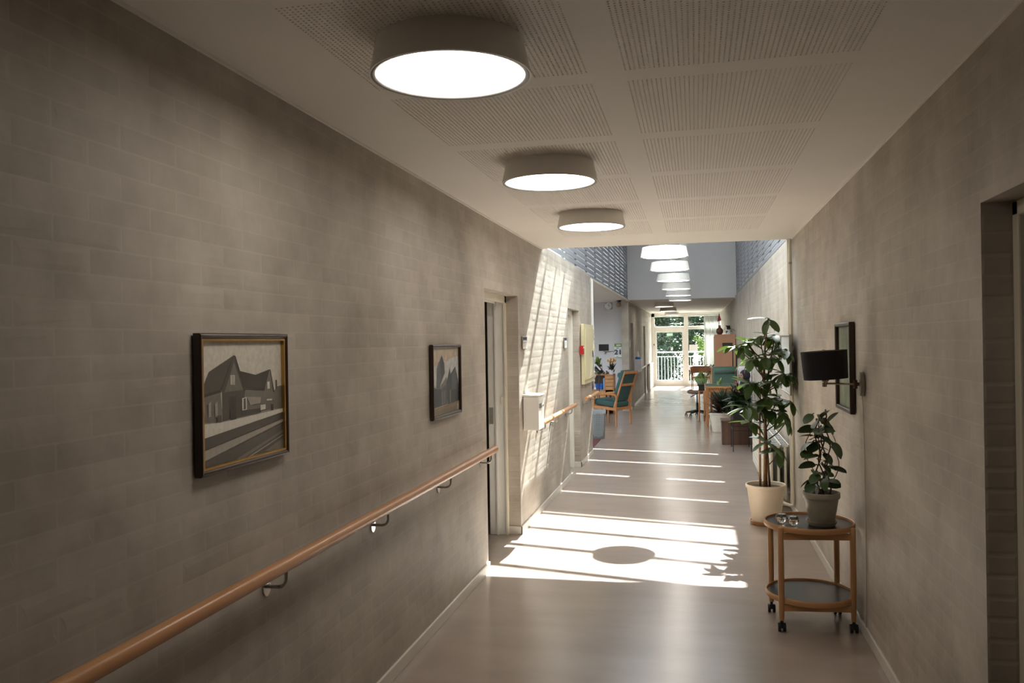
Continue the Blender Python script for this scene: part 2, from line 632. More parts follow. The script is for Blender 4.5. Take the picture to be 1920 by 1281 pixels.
def brick_mesh(l, h, d=0.0014, seed=0):
    """Front of one brick, standing d proud of the wall, chamfered; face normal +X."""
    mb = MB()
    mb.keep = True
    o = [(0, -l / 2, -h / 2), (0, l / 2, -h / 2), (0, l / 2, h / 2), (0, -l / 2, h / 2)]
    c = 0.018
    rj = random.Random(seed)

    def j():
        return rj.uniform(-.007, .007)

    def dj():
        return d * rj.uniform(.7, 1.25)
    i = [(dj(), -l / 2 + c + j(), -h / 2 + c + j()), (dj(), l / 2 - c + j(), -h / 2 + c + j()), (dj(), l / 2 - c + j(), h / 2 - c + j()), (dj(), -l / 2 + c + j(), h / 2 - c + j())]
    mb.add(o + i, [(4, 5, 6, 7), (0, 1, 5, 4), (1, 2, 6, 5), (2, 3, 7, 6), (3, 0, 4, 7)])
    return mb


def lay_bricks(parent, x, sgn, y0, y1, z0, z1, holes, store):
    """Running bond on the plane x, face towards sgn; openings in holes are kept clear."""
    rows = int(z1 / 0.0667) + 1
    for rI in range(rows):
        za = rI * 0.0667 + BJ / 2
        zb = min(za + BH, z1)
        if zb - za < 0.015 or zb <= z0:
            continue
        off = -0.12 * (rI % 2)
        k = int(math.floor((y0 - off) / 0.24)) - 1
        while off + k * 0.24 < y1:
            ya = off + k * 0.24 + BJ / 2
            yb = ya + BW
            k += 1
            ya2, yb2 = max(ya, y0), min(yb, y1)
            for (ha, hb, hz) in holes:
                if zb > hz - 0.0 and za < hz < zb:
                    pass
                if za < hz:
                    if ya2 < ha < yb2:
                        yb2 = ha
                    elif ya2 < hb < yb2:
                        ya2 = hb
                    elif ya2 >= ha and yb2 <= hb:
                        yb2 = ya2
            if yb2 - ya2 < 0.03:
                continue
            store.append((x, (ya2 + yb2) / 2, (za + zb) / 2, yb2 - ya2, zb - za, sgn))


def place_bricks(parent, store):
    proto = {}
    scored = []
    for i, (x, y, z, l, h, s) in enumerate(store):
        a = project((x, y - l / 2, z - h / 2))
        b = project((x, y + l / 2, z + h / 2))
        sc = -1
        if a and b:
            inside = -20 < (a[0] + b[0]) / 2 < 1940 and -20 < (a[1] + b[1]) / 2 < 1300
            sc = abs(a[0] - b[0]) * abs(a[1] - b[1]) if inside else 0
        scored.append((sc, i))
    scored.sort(reverse=True)
    single = set(i for sc, i in scored[:300] if sc > 0)
    rest = MB()
    rest.keep = True
    for i, (x, y, z, l, h, s) in enumerate(store):
        rnd = random.Random(i * 13 + (1 if s > 0 else 5))
        d = 0.0006 * (0.4 + 1.2 * rnd.random())
        if i in single:
            key = (round(l, 3), round(h, 3), i % 9)
            if key not in proto:
                proto[key] = brick_mesh(key[0], key[1], 0.0014, key[2]).mesh('brick', M_BRICK)
            o = bpy.data.objects.new('brick', proto[key])
            COL.objects.link(o)
            o.parent = parent
            o.location = (x, y, z)
            o.rotation_euler = (rnd.uniform(-.004, .004), 0, 0 if s > 0 else math.pi)
            o.scale = (d / 0.0014, 1, 1)
        else:
            mb = brick_mesh(l, h, d, i)
            vs_ = [(x + s * p[0], y + s * p[1], z + p[2]) for p in mb.v]
            rest.add(vs_, mb.f)
    if rest.v:
        o = rest.build('brick_rest', M_BRICK, parent)
        o['kind'] = 'stuff'


st = []
lay_bricks(wall_left, XL, 1, -1.0, YC, 0.07, ZC, (D1, D2), st)
place_bricks(wall_left, st)
st = []
lay_bricks(wall_right, XR, -1, -1.0, YA + 4.0, 0.07, ZC, (N1,), st)
place_bricks(wall_right, st)
# brick courses on the jambs that face the camera
for par, xa, xb, yj in ((wall_left, XL - 0.112, XL, D1[1]), (wall_left, XL - 0.085, XL, D2[1]), (wall_right, XR, XR + 0.088, N1[1])):
    for rI in range(31):
        za = rI * 0.0667 + BJ / 2
        if za + BH > 2.0:
            continue
        if za < 0.07 and par is wall_left:
            continue
        mb = MB()
        d = 0.001 + 0.001 * random.random()
        c = 0.008
        z0_, z1_ = za, za + BH
        o4 = [(xa, yj, z0_), (xb, yj, z0_), (xb, yj, z1_), (xa, yj, z1_)]
        i4 = [(xa + c, yj - d, z0_ + c), (xb - c, yj - d, z0_ + c), (xb - c, yj - d, z1_ - c), (xa + c, yj - d, z1_ - c)]
        mb.add(o4 + i4, [(4, 5, 6, 7), (0, 1, 5, 4), (1, 2, 6, 5), (2, 3, 7, 6), (3, 0, 4, 7)])
        mb.build('jamb_brick', M_BRICK, par)

# corridor end behind the viewer
w = MB()
w.box(XL - T, XR + T, -3.5, -3.3, 0, 2.8)
struct(w.build('wall_rear', M_MORTAR), 'washed brick wall closing the corridor behind the viewer', 'wall')

# ceiling with perforated fields
PX = ((-1.092, -0.336), (-0.222, 0.527))
PY = [(2.063 + 0.882 * k, 2.063 + 0.882 * k + 0.770) for k in range(-2, 6)]
xs = sorted([XL - 0.05, XR + 0.05] + [v for p in PX for v in p])
ys = sorted([-3.3, YA] + [v for p in PY for v in p])
c = MB()
for i in range(len(xs) - 1):
    for j in range(len(ys) - 1):
        xm, ym = (xs[i] + xs[i + 1]) / 2, (ys[j] + ys[j + 1]) / 2
        if any(p[0] < xm < p[1] for p in PX) and any(p[0] < ym < p[1] for p in PY):
            continue
        c.add([(xs[i], ys[j], ZC), (xs[i + 1], ys[j], ZC), (xs[i + 1], ys[j + 1], ZC), (xs[i], ys[j + 1], ZC)], [(3, 2, 1, 0)])
c.box(XL - T, XR + T, -3.5, YA, ZC + 0.05, ZC + 0.30)
c.add([(XL - .05, YA, ZC), (XR + .05, YA, ZC), (XR + .05, YA, ZC + .05), (XL - .05, YA, ZC + .05)], [(0, 1, 2, 3)])
ceiling = struct(c.build('ceiling', M_CEIL), 'low white ceiling with square fields of small round perforations', 'ceiling')


def perforated(wd, ln):
    mb = MB()
    mb.keep = True
    nx, ny = 47, 48
    px, py = wd / nx, ln / ny
    r = 0.0033
    for i in range(nx):
        for j in range(ny):
            cx, cy = -wd / 2 + (i + .5) * px, -ln / 2 + (j + .5) * py
            hx, hy = px / 2, py / 2
            sq = [(cx - hx, cy - hy), (cx + hx, cy - hy), (cx + hx, cy + hy), (cx - hx, cy + hy)]
            oc = [(cx + r * math.cos(math.radians(a)), cy + r * math.sin(math.radians(a))) for a in (202.5, 247.5, 292.5, 337.5, 22.5, 67.5, 112.5, 157.5)]
            v = [(p[0], p[1], 0) for p in sq] + [(p[0], p[1], 0) for p in oc] + [(p[0], p[1], 0.012) for p in oc]
            # ring of faces seen from below
            f = [(0, 4, 5, 1), (1, 6, 7, 2), (2, 8, 9, 3), (3, 10, 11, 0), (0, 11, 4), (1, 5, 6), (2, 7, 8), (3, 9, 10)]
            f += [(4 + k, 12 + k, 12 + (k + 1) % 8, 4 + (k + 1) % 8) for k in range(8)]
            mb.add(v, f, 0)
    mb.add([(-wd / 2, -ln / 2, .012), (wd / 2, -ln / 2, .012), (wd / 2, ln / 2, .012), (-wd / 2, ln / 2, .012)], [(0, 3, 2, 1)], 1)
    return mb.mesh('perforated_panel', [M_CEIL, M_HOLE])


pmesh = perforated(PX[0][1] - PX[0][0], PY[0][1] - PY[0][0])
for ci, (xa, xb) in enumerate(PX):
    for (ya, yb) in PY:
        o = bpy.data.objects.new('perforated_panel', pmesh)
        COL.objects.link(o)
        o.parent = ceiling
        o.location = ((xa + xb) / 2, (ya + yb) / 2, ZC)
        o.scale = ((xb - xa) / (PX[0][1] - PX[0][0]), 1, 1)

# ceiling over the far corridor and the alcove
c = MB()
c.box(XL - T, XR + T, YB + 0.15, YE + 0.2, ZC, ZC + 0.3)
struct(c.build('ceiling_end', M_CEIL), 'low cream ceiling in front of the balcony door', 'ceiling')
c = MB()
c.box(-5.3, XL - 0.05, YC - 0.2, 20.3, ZC, ZC + 0.036)
struct(c.build('ceiling_alcove', M_CEIL), 'flat ceiling of the sitting alcove behind the corner', 'ceiling')

# shaft walls and bulkhead
w = MB()
w.box(XL - T, XR + T, YB - 0.01, YB + 0.15, ZC, 4.9)
struct(w.build('wall_bulkhead', M_GREYWALL), 'plain blue-grey bulkhead above the far low ceiling', 'wall')
w = MB()
w.box(XL - T, XR + T, YA - 0.12, YA, ZC + 0.06, 4.9)
struct(w.build('wall_shaft_near', M_GREYWALL), 'upper wall of the skylight shaft above the ceiling edge', 'wall')
SX = XL - 0.06
w = MB()
w.box(SX - 0.2, SX, YA, 8.16, 2.56, 3.95)
w.box(SX - 0.2, SX, 10.02, 10.10, 2.56, 3.95)
w.box(SX - 0.2, SX, 19.10, YB + 0.1, 2.56, 3.95)
w.box(SX - 0.2, SX, YA, YB + 0.1, 3.86, 3.95)
wall_ul = struct(w.build('wall_shaft_left', M_SLATBACK), 'white upper shaft wall behind the grey slats over the alcove side', 'wall')
w = MB()
w.box(XR + 0.06, XR + 0.26, YA, 8.16, 2.56, 4.75)
w.box(XR + 0.06, XR + 0.26, 19.10, YB + 0.1, 2.56, 4.75)
w.box(XR + 0.06, XR + 0.26, YA, YB + 0.1, 4.45, 4.75)
wall_ur = struct(w.build('wall_shaft_right', M_SLATBACK), 'white upper shaft wall behind the grey slats over the plant side', 'wall')
w = MB()
w.box(SX - 0.03, SX - 0.02, 8.16, 10.02, 2.56, 3.86)
struct(w.build('window_clerestory', M_GLASS), 'clear clerestory window glowing through the grey slats', 'window')
w = MB()
w.box(SX - 0.03, SX - 0.02, 10.10, 19.10, 2.56, 3.86)
struct(w.build('window_opal_left', M_OPAL), 'opal clerestory strip behind the grey slats over the alcove', 'window')
w = MB()
w.box(XR + 0.08, XR + 0.09, 8.16, 19.10, 2.56, 4.45)
struct(w.build('window_opal_right', M_OPAL), 'opal clerestory strip behind the grey slats over the plants', 'window')

SP = 0.0745
for par, x0, x1, n in ((wall_ul, XL - 0.036, XL - 0.028, 19), (wall_ur, XR + 0.028, XR + 0.036, 27)):
    s = MB()
    s.box(x0, x1, YA + 0.002, YB - 0.002, 0, SP - 0.021)
    me = s.mesh('slat', M_SLAT)
    for k in range(n):
        o = bpy.data.objects.new('slat', me)
        COL.objects.link(o)
        o.parent = par
        o.location = (0, 0, ZC + 0.002 + k * SP)
    # uprights the slats are screwed to
    y = YA + 0.5
    while y < YB:
        b = MB()
        if x0 < 0:
            b.box(XL - 0.0595, XL - 0.036, y, y + 0.045, ZC + 0.03, ZC + n * SP)
        else:
            b.box(XR + 0.036, XR + 0.0595, y, y + 0.045, ZC + 0.03, ZC + n * SP)
        b.build('batten', M_SLAT, par)
        y += 1.1


def zroof(x):
    return 3.95 + 0.242 * (x + 1.4)


def roof_piece(mb, xa, xb, ya, yb, t0, t1, mi=0):
    p = [(x, y, zroof(x) + t) for t in (t0, t1) for y in (ya, yb) for x in (xa, xb)]
    mb.add(p, [(0, 2, 3, 1), (4, 5, 7, 6), (0, 1, 5, 4), (2, 6, 7, 3), (0, 4, 6, 2), (1, 3, 7, 5)], mi)


OX0, OX1 = -1.288, 0.764
rf = MB()
roof_piece(rf, XL - 0.3, OX0, YA - 0.15, YB + 0.2, 0, 0.1)
roof_piece(rf, OX1, XR + 0.32, YA - 0.15, YB + 0.2, 0, 0.1)
roof_piece(rf, OX0, OX1, YA - 0.15, YA, 0, 0.1)
roof = struct(rf.build('roof', M_ROOF), 'sloping skylight roof high above the middle of the corridor', 'roof')
slits = [12.90, 14.10, 15.27, 16.43]
blind_edges = [11.80] + [v for s_ in slits for v in (s_ - (0.035 if s_ > 13 else 0.02), s_ + (0.035 if s_ > 13 else 0.02))] + [YB + 0.2]
for i in range(0, len(blind_edges), 2):
    b = MB()
    roof_piece(b, OX0 - .02, OX1 + .02, blind_edges[i], blind_edges[i + 1], -0.012, -0.004)
    b.build('skylight_blind', M_BLIND, roof)
y = 11.74
bars = []
while y > YA + 0.1:
    bars.append(y)
    y -= 0.615
for y in bars + [12.9 - 0.7, 13.5, 14.7, 15.9, 17.1, 18.3]:
    b = MB()
    roof_piece(b, OX0, OX1, y - 0.038, y + 0.038, 0.0, 0.03)
    b.build('glazing_bar', M_BAR, roof)
pane = MB()
roof_piece(pane, OX0 - 0.05, OX1 + 0.05, YA - 0.1, YB + 0.2, 0.055, 0.061)
pane.build('skylight_pane', M_GLASS, roof)

# alcove
w = MB()
w.box(-5.3, -1.632, 20.0, 20.2, 0, ZC)
w.box(-1.90, -1.632, 19.92, 20.0, 0, ZC)
struct(w.build('wall_alcove', M_ALCOVE), 'pale lilac-white alcove wall with clock and day calendar', 'wall')
w = MB()
w.box(-5.3, XL - 0.26, YC - 0.2, YC, 0, ZC)
struct(w.build('wall_alcove_near', M_ALCOVE), 'alcove wall on the side of the electric cabinet', 'wall')
w = MB()
w.box(-5.3, -5.1, YC, 13.0, 0, ZC)
w.box(-5.3, -5.1, 19.4, 20.2, 0, ZC)
w.box(-5.3, -5.1, 13.0, 19.4, 0, 0.4)
w.box(-5.3, -5.1, 13.0, 19.4, 2.4, ZC)
struct(w.build('wall_alcove_outer', M_ALCOVE), 'unseen outer alcove wall with an opening for the added window', 'wall')
g = MB()  # unseen window, added to let daylight into the alcove
g.box(-5.22, -5.21, 13.0, 19.4, 0.4, 2.4)
wa = struct(g.build('window_alcove_added', M_GLASS), 'wide unseen window added to bring daylight into the alcove', 'window')
for y in (13.03, 14.62, 16.2, 17.78, 19.37):
    b = MB()
    b.box(-5.26, -5.17, y - .03, y + .03, 0.4, 2.4)
    b.build('mullion', M_WHITE, wa)

# far left wall with two door recesses
w = MB()
FX = -1.470
recess = ((19.75, 20.60, 2.02), (24.7, 25.6, 2.02))
ya = YB
for (a, b, h) in recess:
    w.box(-1.632, FX, ya, a, 0, ZC)
    w.box(-1.632, FX, a, b, h, ZC)
    ya = b
w.box(-1.632, FX, ya, YE + 0.2, 0, ZC)
struct(w.build('wall_left_end', M_BRICKFAR), 'washed brick wall with two recessed doors towards the balcony', 'wall')
for i, (a, b, h) in enumerate(recess):
    d = MB()
    d.box(-1.66, -1.61, a, b, 0, h)
    dd = struct(d.build('door_%d' % (i + 4), M_DOORGREY), ('grey door recessed in the wall beside the alcove', 'grey door recessed in the wall near the balcony door')[i], 'door')
    k = MB()
    k.tube([(-1.61, b - .1, 1.02), (-1.57, b - .1, 1.02), (-1.57, b - .2, 1.02)], 0.009)
    k.build('door_handle', M_STEEL, dd)
# light-tight backing beyond the far left wall
w = MB()
w.box(-1.9, -1.70, 20.2, YE + 0.2, 0, ZC)
struct(w.build('wall_backing_left', M_DARKROOM), 'rear partition behind the recessed doors', 'wall')

# rooms behind the doorways on the left wall
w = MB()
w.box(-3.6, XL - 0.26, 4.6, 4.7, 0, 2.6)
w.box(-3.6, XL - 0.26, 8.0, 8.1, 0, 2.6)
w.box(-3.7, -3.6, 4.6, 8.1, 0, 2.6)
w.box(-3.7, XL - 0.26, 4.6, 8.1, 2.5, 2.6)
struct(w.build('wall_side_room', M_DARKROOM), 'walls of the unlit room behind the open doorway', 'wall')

# door 1: open, frame in the reveal
FR0, FR1 = -1.711, -1.565
d = MB()
d.box(FR0, FR1, D1[1] - 0.045, D1[1], 0, D1[2])
d.box(FR0, FR1, D1[0], D1[0] + 0.045, 0, D1[2])
d.box(FR0, FR1, D1[0], D1[1], D1[2] - 0.045, D1[2])
door1 = struct(d.build('door_1', M_WHITE, bevel=0.004), 'cream door frame standing open to a dark room', 'door')
t = MB()
t.box(-1.648, -1.632, D1[1] - 0.062, D1[1] - 0.045, 0, D1[2] - 0.045)
t.box(-1.648, -1.632, D1[0] + 0.045, D1[1] - 0.045, D1[2] - 0.062, D1[2] - 0.045)
t.build('door_stop', M_WHITE, door1, bevel=0.002)
t = MB()
t.box(FR1 - 0.005, FR1 + 0.012, D1[1] - 0.06, D1[1], 0, D1[2] + 0.0)
t.box(FR1 - 0.005, FR1 + 0.012, D1[0], D1[1], D1[2] - 0.06, D1[2])
t.build('architrave', M_CREAM, door1, bevel=0.003)
t = MB()
t.box(-1.704, -1.668, D1[1] - 0.048, D1[1] - 0.044, 0.93, 1.07)
t.build('strike_plate', M_STEEL, door1)
t = MB()
t.box(-1.60, -1.585, D1[1] - 0.07, D1[1] - 0.045, 1.10, 1.16)
t.build('door_contact', M_CREAM, door1, bevel=0.003)
# the leaf, swung into the room against the far side
t = MB()
t.box(-2.70, -1.75, D1[0] + 0.02, D1[0] + 0.06, 0.01, 1.95)
t.build('door_leaf', M_WHITE, door1, bevel=0.003)

# door 2: closed
d = MB()
d.box(-1.66, -1.535, D2[1] - 0.06, D2[1], 0, D2[2])
d.box(-1.66, -1.535, D2[0], D2[0] + 0.06, 0, D2[2])
d.box(-1.66, -1.535, D2[0], D2[1], D2[2] - 0.06, D2[2])
door2 = struct(d.build('door_2', M_WHITE, bevel=0.004), 'cream door in the second doorway beside the electric cabinet', 'door')
t = MB()
t.box(-1.62, -1.58, D2[0] + 0.06, D2[1] - 0.06, 0.005, D2[2] - 0.06)
t.build('door_leaf', M_CREAM, door2, bevel=0.003)
t = MB()
t.tube([(-1.58, D2[0] + .13, 1.02), (-1.53, D2[0] + .13, 1.02), (-1.53, D2[0] + .25, 1.02)], 0.010)
t.build('door_handle', M_STEEL, door2)
w = MB()
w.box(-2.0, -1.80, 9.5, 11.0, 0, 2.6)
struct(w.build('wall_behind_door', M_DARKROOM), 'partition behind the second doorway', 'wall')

# door in the right-hand niche
d = MB()
d.box(XR + 0.088, XR + 0.16, N1[1] - 0.05, N1[1], 0, N1[2])
d.box(XR + 0.088, XR + 0.16, N1[0], N1[0] + 0.05, 0, N1[2])
d.box(XR + 0.088, XR + 0.16, N1[0], N1[1], N1[2] - 0.05, N1[2])
door3 = struct(d.build('door_3', M_CREAM, bevel=0.006), 'grey-green door in the deep niche beside the viewer', 'door')
t = MB()
t.box(XR + 0.115, XR + 0.15, N1[0] + 0.05, N1[1] - 0.05, 0.005, N1[2] - 0.05)
t.build('door_leaf', M_DOORGREY, door3, bevel=0.002)
t = MB()
t.box(XR + 0.108, XR + 0.116, N1[1] - 0.14, N1[1] - 0.09, 0.96, 1.12)
t.build('handle_plate', M_STEEL, door3)
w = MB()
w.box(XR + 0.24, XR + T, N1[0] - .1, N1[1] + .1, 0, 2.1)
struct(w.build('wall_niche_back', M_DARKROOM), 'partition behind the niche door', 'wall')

# baseboards
BB = 0.066
b = MB()
b.box(XL, XL + 0.013, -3.3, D1[0] + 0.013, 0, BB)
b.box(XL - 0.10, XL + 0.013, D1[0], D1[0] + 0.013, 0, BB)
b.box(XL, XL + 0.013, D1[1] - 0.013, D2[0] + .013, 0, BB)
b.box(XL - 0.112, XL + 0.013, D1[1] - 0.013, D1[1], 0, BB)
b.box(XL - 0.085, XL + 0.013, D2[1] - 0.013, D2[1], 0, BB)
b.box(XL, XL + 0.013, D2[1] - 0.013, YC, 0, BB)
struct(b.build('baseboard_left', M_BASE, bevel=0.003), 'pale baseboard under the handrail wall', 'baseboard')
b = MB()
b.box(XR - 0.013, XR, N1[1], YE, 0, BB)
struct(b.build('baseboard_right', M_BASE, bevel=0.003), 'pale baseboard behind the trolley and radiator', 'baseboard')
b = MB()
b.box(FX, FX + 0.013, YB, recess[0][0], 0, BB)
b.box(FX, FX + 0.013, recess[0][1], recess[1][0], 0, BB)
b.box(FX, FX + 0.013, recess[1][1], YE, 0, BB)
b.box(-1.64, FX + 0.013, YB - 0.013, YB, 0, BB)
b.box(-5.1, -1.9, 19.987, 20.0, 0, BB)
b.box(-1.9, -1.632, 19.907, 19.92, 0, BB)
struct(b.build('baseboard_end', M_BASE), 'pale baseboard along the far wall and the alcove', 'baseboard')
# thin painted cornice strips
t = MB()
t.box(XL - 0.06, XL + 0.012, YC, YB, ZC - 0.03, ZC - 0.001)
t.box(FX, FX + 0.02, YB, YE, ZC - 0.025, ZC)
struct(t.build('trim_1', M_CREAM), 'thin cream edge strip over the alcove opening', 'trim')
t = MB()
t.box(XR - 0.02, XR, YB, YE, ZC - 0.025, ZC)
struct(t.build('trim_2', M_CREAM), 'thin cream edge strip over the tall cabinet', 'trim')
t = MB()
t.box(XL, XL + 0.010, -3.3, YA, ZC - 0.010, ZC)
struct(t.build('trim_3', M_CEIL), 'narrow bead between washed wall and ceiling above the pictures', 'trim')
t = MB()
t.box(XR - 0.008, XR, -3.3, YA, ZC - 0.008, ZC)
struct(t.build('trim_4', M_CEIL), 'narrow bead between washed wall and ceiling above the sconce', 'trim')
t = MB()
t.tube([(XL + 0.02, YC - 0.02, 1.76), (XL + 0.02, YC - 0.02, ZC - 0.03)], 0.022, 10)
struct(t.build('trim_5', M_WHITE, smooth=True, auto=40), 'white corner strip where the wall meets the alcove', 'trim')

# end wall: door and windows onto the balcony
YW = YE
fr = MB()
y0, y1 = YW, YW + 0.10
fr.box(FX, -1.362, y0, y1, 0, ZC)
fr.box(FX, XR, y0, y1, 2.39, ZC)
fr.box(-0.371, -0.228, y0, y1, 0, 2.40)
fr.box(0.30, 0.36, y0, y1, 0, 2.40)
fr.box(0.80, XR, y0, y1, 0, 2.40)
fr.box(-1.362, -0.371, y0, y1, 1.94, 2.06)
fr.box(-0.228, 0.80, y0, y1, 1.95, 2.06)
fr.box(-0.228, 0.80, y0, y1, 0.56, 0.70)
fr.box(-0.228, 0.80, y0, y1, 0.0, 0.12)
window1 = struct(fr.build('window_1', M_WHITE, bevel=0.006), 'white window front with transom lights beside the balcony door', 'window')


def pane_obj(x0, x1, z0, z1, par, name='pane'):
    p = MB()
    p.box(x0, x1, YW + 0.045, YW + 0.051, z0, z1)
    return p.build(name, M_GLASS, par)


pane_obj(-1.362, -0.371, 2.06, 2.39, window1)
pane_obj(-0.228, 0.30, 2.06, 2.39, window1)
pane_obj(-0.228, 0.30, 0.70, 1.95, window1)
pane_obj(-0.228, 0.30, 0.12, 0.56, window1)
pane_obj(0.36, 0.80, 2.06, 2.39, window1)
pane_obj(0.36, 0.80, 0.70, 1.95, window1)
pane_obj(0.36, 0.80, 0.12, 0.56, window1)
fr = MB()
fr.box(-1.362, -1.298, YW + 0.01, YW + 0.07, 0.005, 1.94)
fr.box(-0.435, -0.371, YW + 0.01, YW + 0.07, 0.005, 1.94)
fr.box(-1.298, -0.435, YW + 0.01, YW + 0.07, 1.855, 1.94)
fr.box(-1.298, -0.435, YW + 0.01, YW + 0.07, 0.005, 0.215)
door5 = struct(fr.build('door_6', M_WHITE, bevel=0.005), 'white glazed balcony door at the end of the corridor', 'door')
pane_obj(-1.298, -0.435, 0.215, 1.855, door5)
t = MB()
for z in (1.045, 0.935):
    t.lathe([(0, 0), (.02, 0), (.02, .01), (0, .01)], 12)
    for i in range(len(t.v) - 48, len(t.v)):
        p = t.v[i]
        t.v[i] = (-0.405 + p[0], YW + 0.01 - p[2], z + p[1])
t.tube([(-0.405, YW, .935), (-0.405, YW - .045, .935), (-0.50, YW - .045, .935)], 0.009)
t.build('door_handle', M_STEEL, door5)

# ================================================================== THINGS
# ------------------------------------------------------------------ lamps
def lamp_thing(label, loc, group, pendant=False):
    r = empty('pendant_lamp' if pendant else 'ceiling_lamp', label, 'lamp', loc, group=group)
    return r


H_L = 0.1025
s = MB()
s.lathe([(0.2225, H_L), (0.2225, H_L - .002), (0.242, 0.004), (0.243, 0.0), (0.2385, 0.0), (0.2385, 0.006)], 64)
s.disc((0, 0, H_L), 0.2225, 64)
ME_SHADE = s.mesh('lamp_shade', M_LAMPBODY, True)
ME_SHADE.set_sharp_from_angle(angle=math.radians(35))
s = MB()
s.lathe([(0.2385, 0.006), (0.2385, 0.0), (0.225, 0.002), (0.225, 0.008)], 64)
ME_RIM = s.mesh('lamp_rim', M_LAMPRIM, True)
s = MB()
s.lathe([(0.0001, 0.004), (0.16, 0.004), (0.2255, 0.006)], 64)
s.keep = True
ME_DIFF = s.mesh('lamp_diffuser', M_DIFFUSER, True)


def add_part(name, me, parent, loc=(0, 0, 0)):
    o = bpy.data.objects.new(name, me)
    COL.objects.link(o)
    o.parent = parent
    o.location = loc
    return o


def make_lamp(label, x, y, z, group, pendant=False):
    r = lamp_thing(label, (x, y, z), group, pendant)
    add_part('lamp_shade', ME_SHADE, r)
    add_part('rim_ring', ME_RIM, r)
    add_part('diffuser', ME_DIFF, r)
    if pendant:
        for k in range(3):
            a = math.radians(25 + 120 * k)
            wx, wy = 0.19 * math.cos(a), 0.19 * math.sin(a)
            top = zroof(x + wx) - z + (0.056 if y < 11.8 else -0.004)
            t = MB()
            t.tube([(wx, wy, H_L), (wx, wy, top)], 0.0016, 5)
            t.build('suspension_wire', M_WHITE, r)
        t = MB()
        t.tube([(0, 0, H_L), (0.06, 0.0, 0.22), (0.13, .03, 0.32), (0.15, 0.05, 0.8), (0.15, .05, zroof(x + .15) - z + (0.056 if y < 11.8 else -0.004))], 0.003, 5)
        t.build('power_cable', M_WHITE, r)
    return r


NEAR = ((2.44, 'large round white ceiling lamp over the old station photograph'),
        (4.21, 'round white ceiling lamp over the church picture'),
        (5.955, 'round white ceiling lamp over the open cream doorway'))
for y, lb in NEAR:
    make_lamp(lb, -0.708, y, ZC - H_L, 'flush lamps on the perforated ceiling')
PEND = ((8.80, 2.466), (10.65, 2.478), (12.45, 2.464), (14.30, 2.450), (16.20, 2.438), (18.05, 2.428))
ORD = ('first', 'second', 'third', 'fourth', 'fifth', 'sixth')
for i, (y, z) in enumerate(PEND):
    make_lamp('round white pendant lamp on wires, %s in the skylight row from the perforated ceiling' % ORD[i], -0.297, y, z, 'pendant lamps under the skylight', True)
for i, (y, z) in enumerate(((21.05, ZC - H_L), (24.43, ZC - H_L), (28.4, ZC - H_L))):
    make_lamp(('round ceiling lamp just behind the grey bulkhead', 'round ceiling lamp midway between bulkhead and balcony door',
               'round ceiling lamp right in front of the balcony door')[i], -0.74, y, z, 'flush lamps on the end ceiling')

# ------------------------------------------------------------------ handrails
RX, RZ, RR = XL + 0.078, 0.872, 0.0245


def handrail(label, ya, yb, posts):
    r = empty('handrail', label, 'handrail', (RX, ya, RZ), group='wooden handrails on the washed wall')
    t = MB()
    t.tube([(0, 0, 0), (0, 0.004, 0), (0, yb - ya - 0.004, 0), (0, yb - ya, 0)], [RR * .86, RR, RR, RR * .86], 20)
    t.build('rail', M_HANDRAIL, r, smooth=True, auto=40)
    for p in posts:
        b = MB()
        y = p - ya
        path = [(XL - RX, y, -0.078), (XL - RX + 0.05, y, -0.078)]
        for k in range(5):
            a = k / 4 * math.pi / 2
            path.append((XL - RX + 0.05 + 0.028 * math.sin(a), y, -0.050 - 0.028 * math.cos(a)))
        path.append((0, y, -RR + 0.004))
        b.tube(path, 0.0065, 8)
        br = b.build('bracket', M_STEEL, r, smooth=True)
        b = MB()
        b.lathe([(0.0, 0.0), (0.026, 0.0), (0.026, 0.003), (0.0, 0.004)], 18)
        b.v = [(XL - RX + p_[2] + .0035, y + p_[0], -0.078 + p_[1] * 1.3) for p_ in b.v]
        b.build('wall_plate', M_CHROME, br)
    return r


handrail('long beech handrail running under the two framed pictures', 0.5, 5.71, (0.68, 1.66, 2.636, 3.611, 4.613, 5.579))
handrail('short beech handrail behind the white letter box', 7.55, 9.71, (7.7, 8.45, 9.45))
handrail('short beech handrail under the cream electric cabinet', 10.70, 12.07, (10.95, 11.75))
r = empty('handrail', 'pale handrail on the far wall beyond the alcove', 'handrail', (FX + 0.078, 21.6, 0.87), group='wooden handrails on the washed wall')
t = MB()
t.tube([(0, 0, 0), (0, 3.0, 0)], 0.024, 12)
t.build('rail', M_CREAM, r, smooth=True, auto=40)
for y in (0.3, 1.5, 2.7):
    b = MB()
    b.tube([(-0.078, y, -.06), (0, y, -.06), (0, y, -0.02)], 0.007, 6)
    b.build('bracket', M_STEEL, r)

# ------------------------------------------------------------------ framed pictures
SH = [pm('print_tone_%d' % i, srgb(*v), 0.5, var=0.1, scale=60) for i, v in enumerate(
    ((226, 220, 206), (178, 171, 158), (124, 118, 108), (84, 78, 70), (54, 49, 43), (236, 230, 218)))]
CH = [pm('church_tone_%d' % i, srgb(*v), 0.5, var=0.18, scale=25) for i, v in enumerate(
    ((198, 182, 160), (206, 206, 204), (92, 98, 104), (66, 72, 80), (126, 126, 118), (150, 132, 106)))]


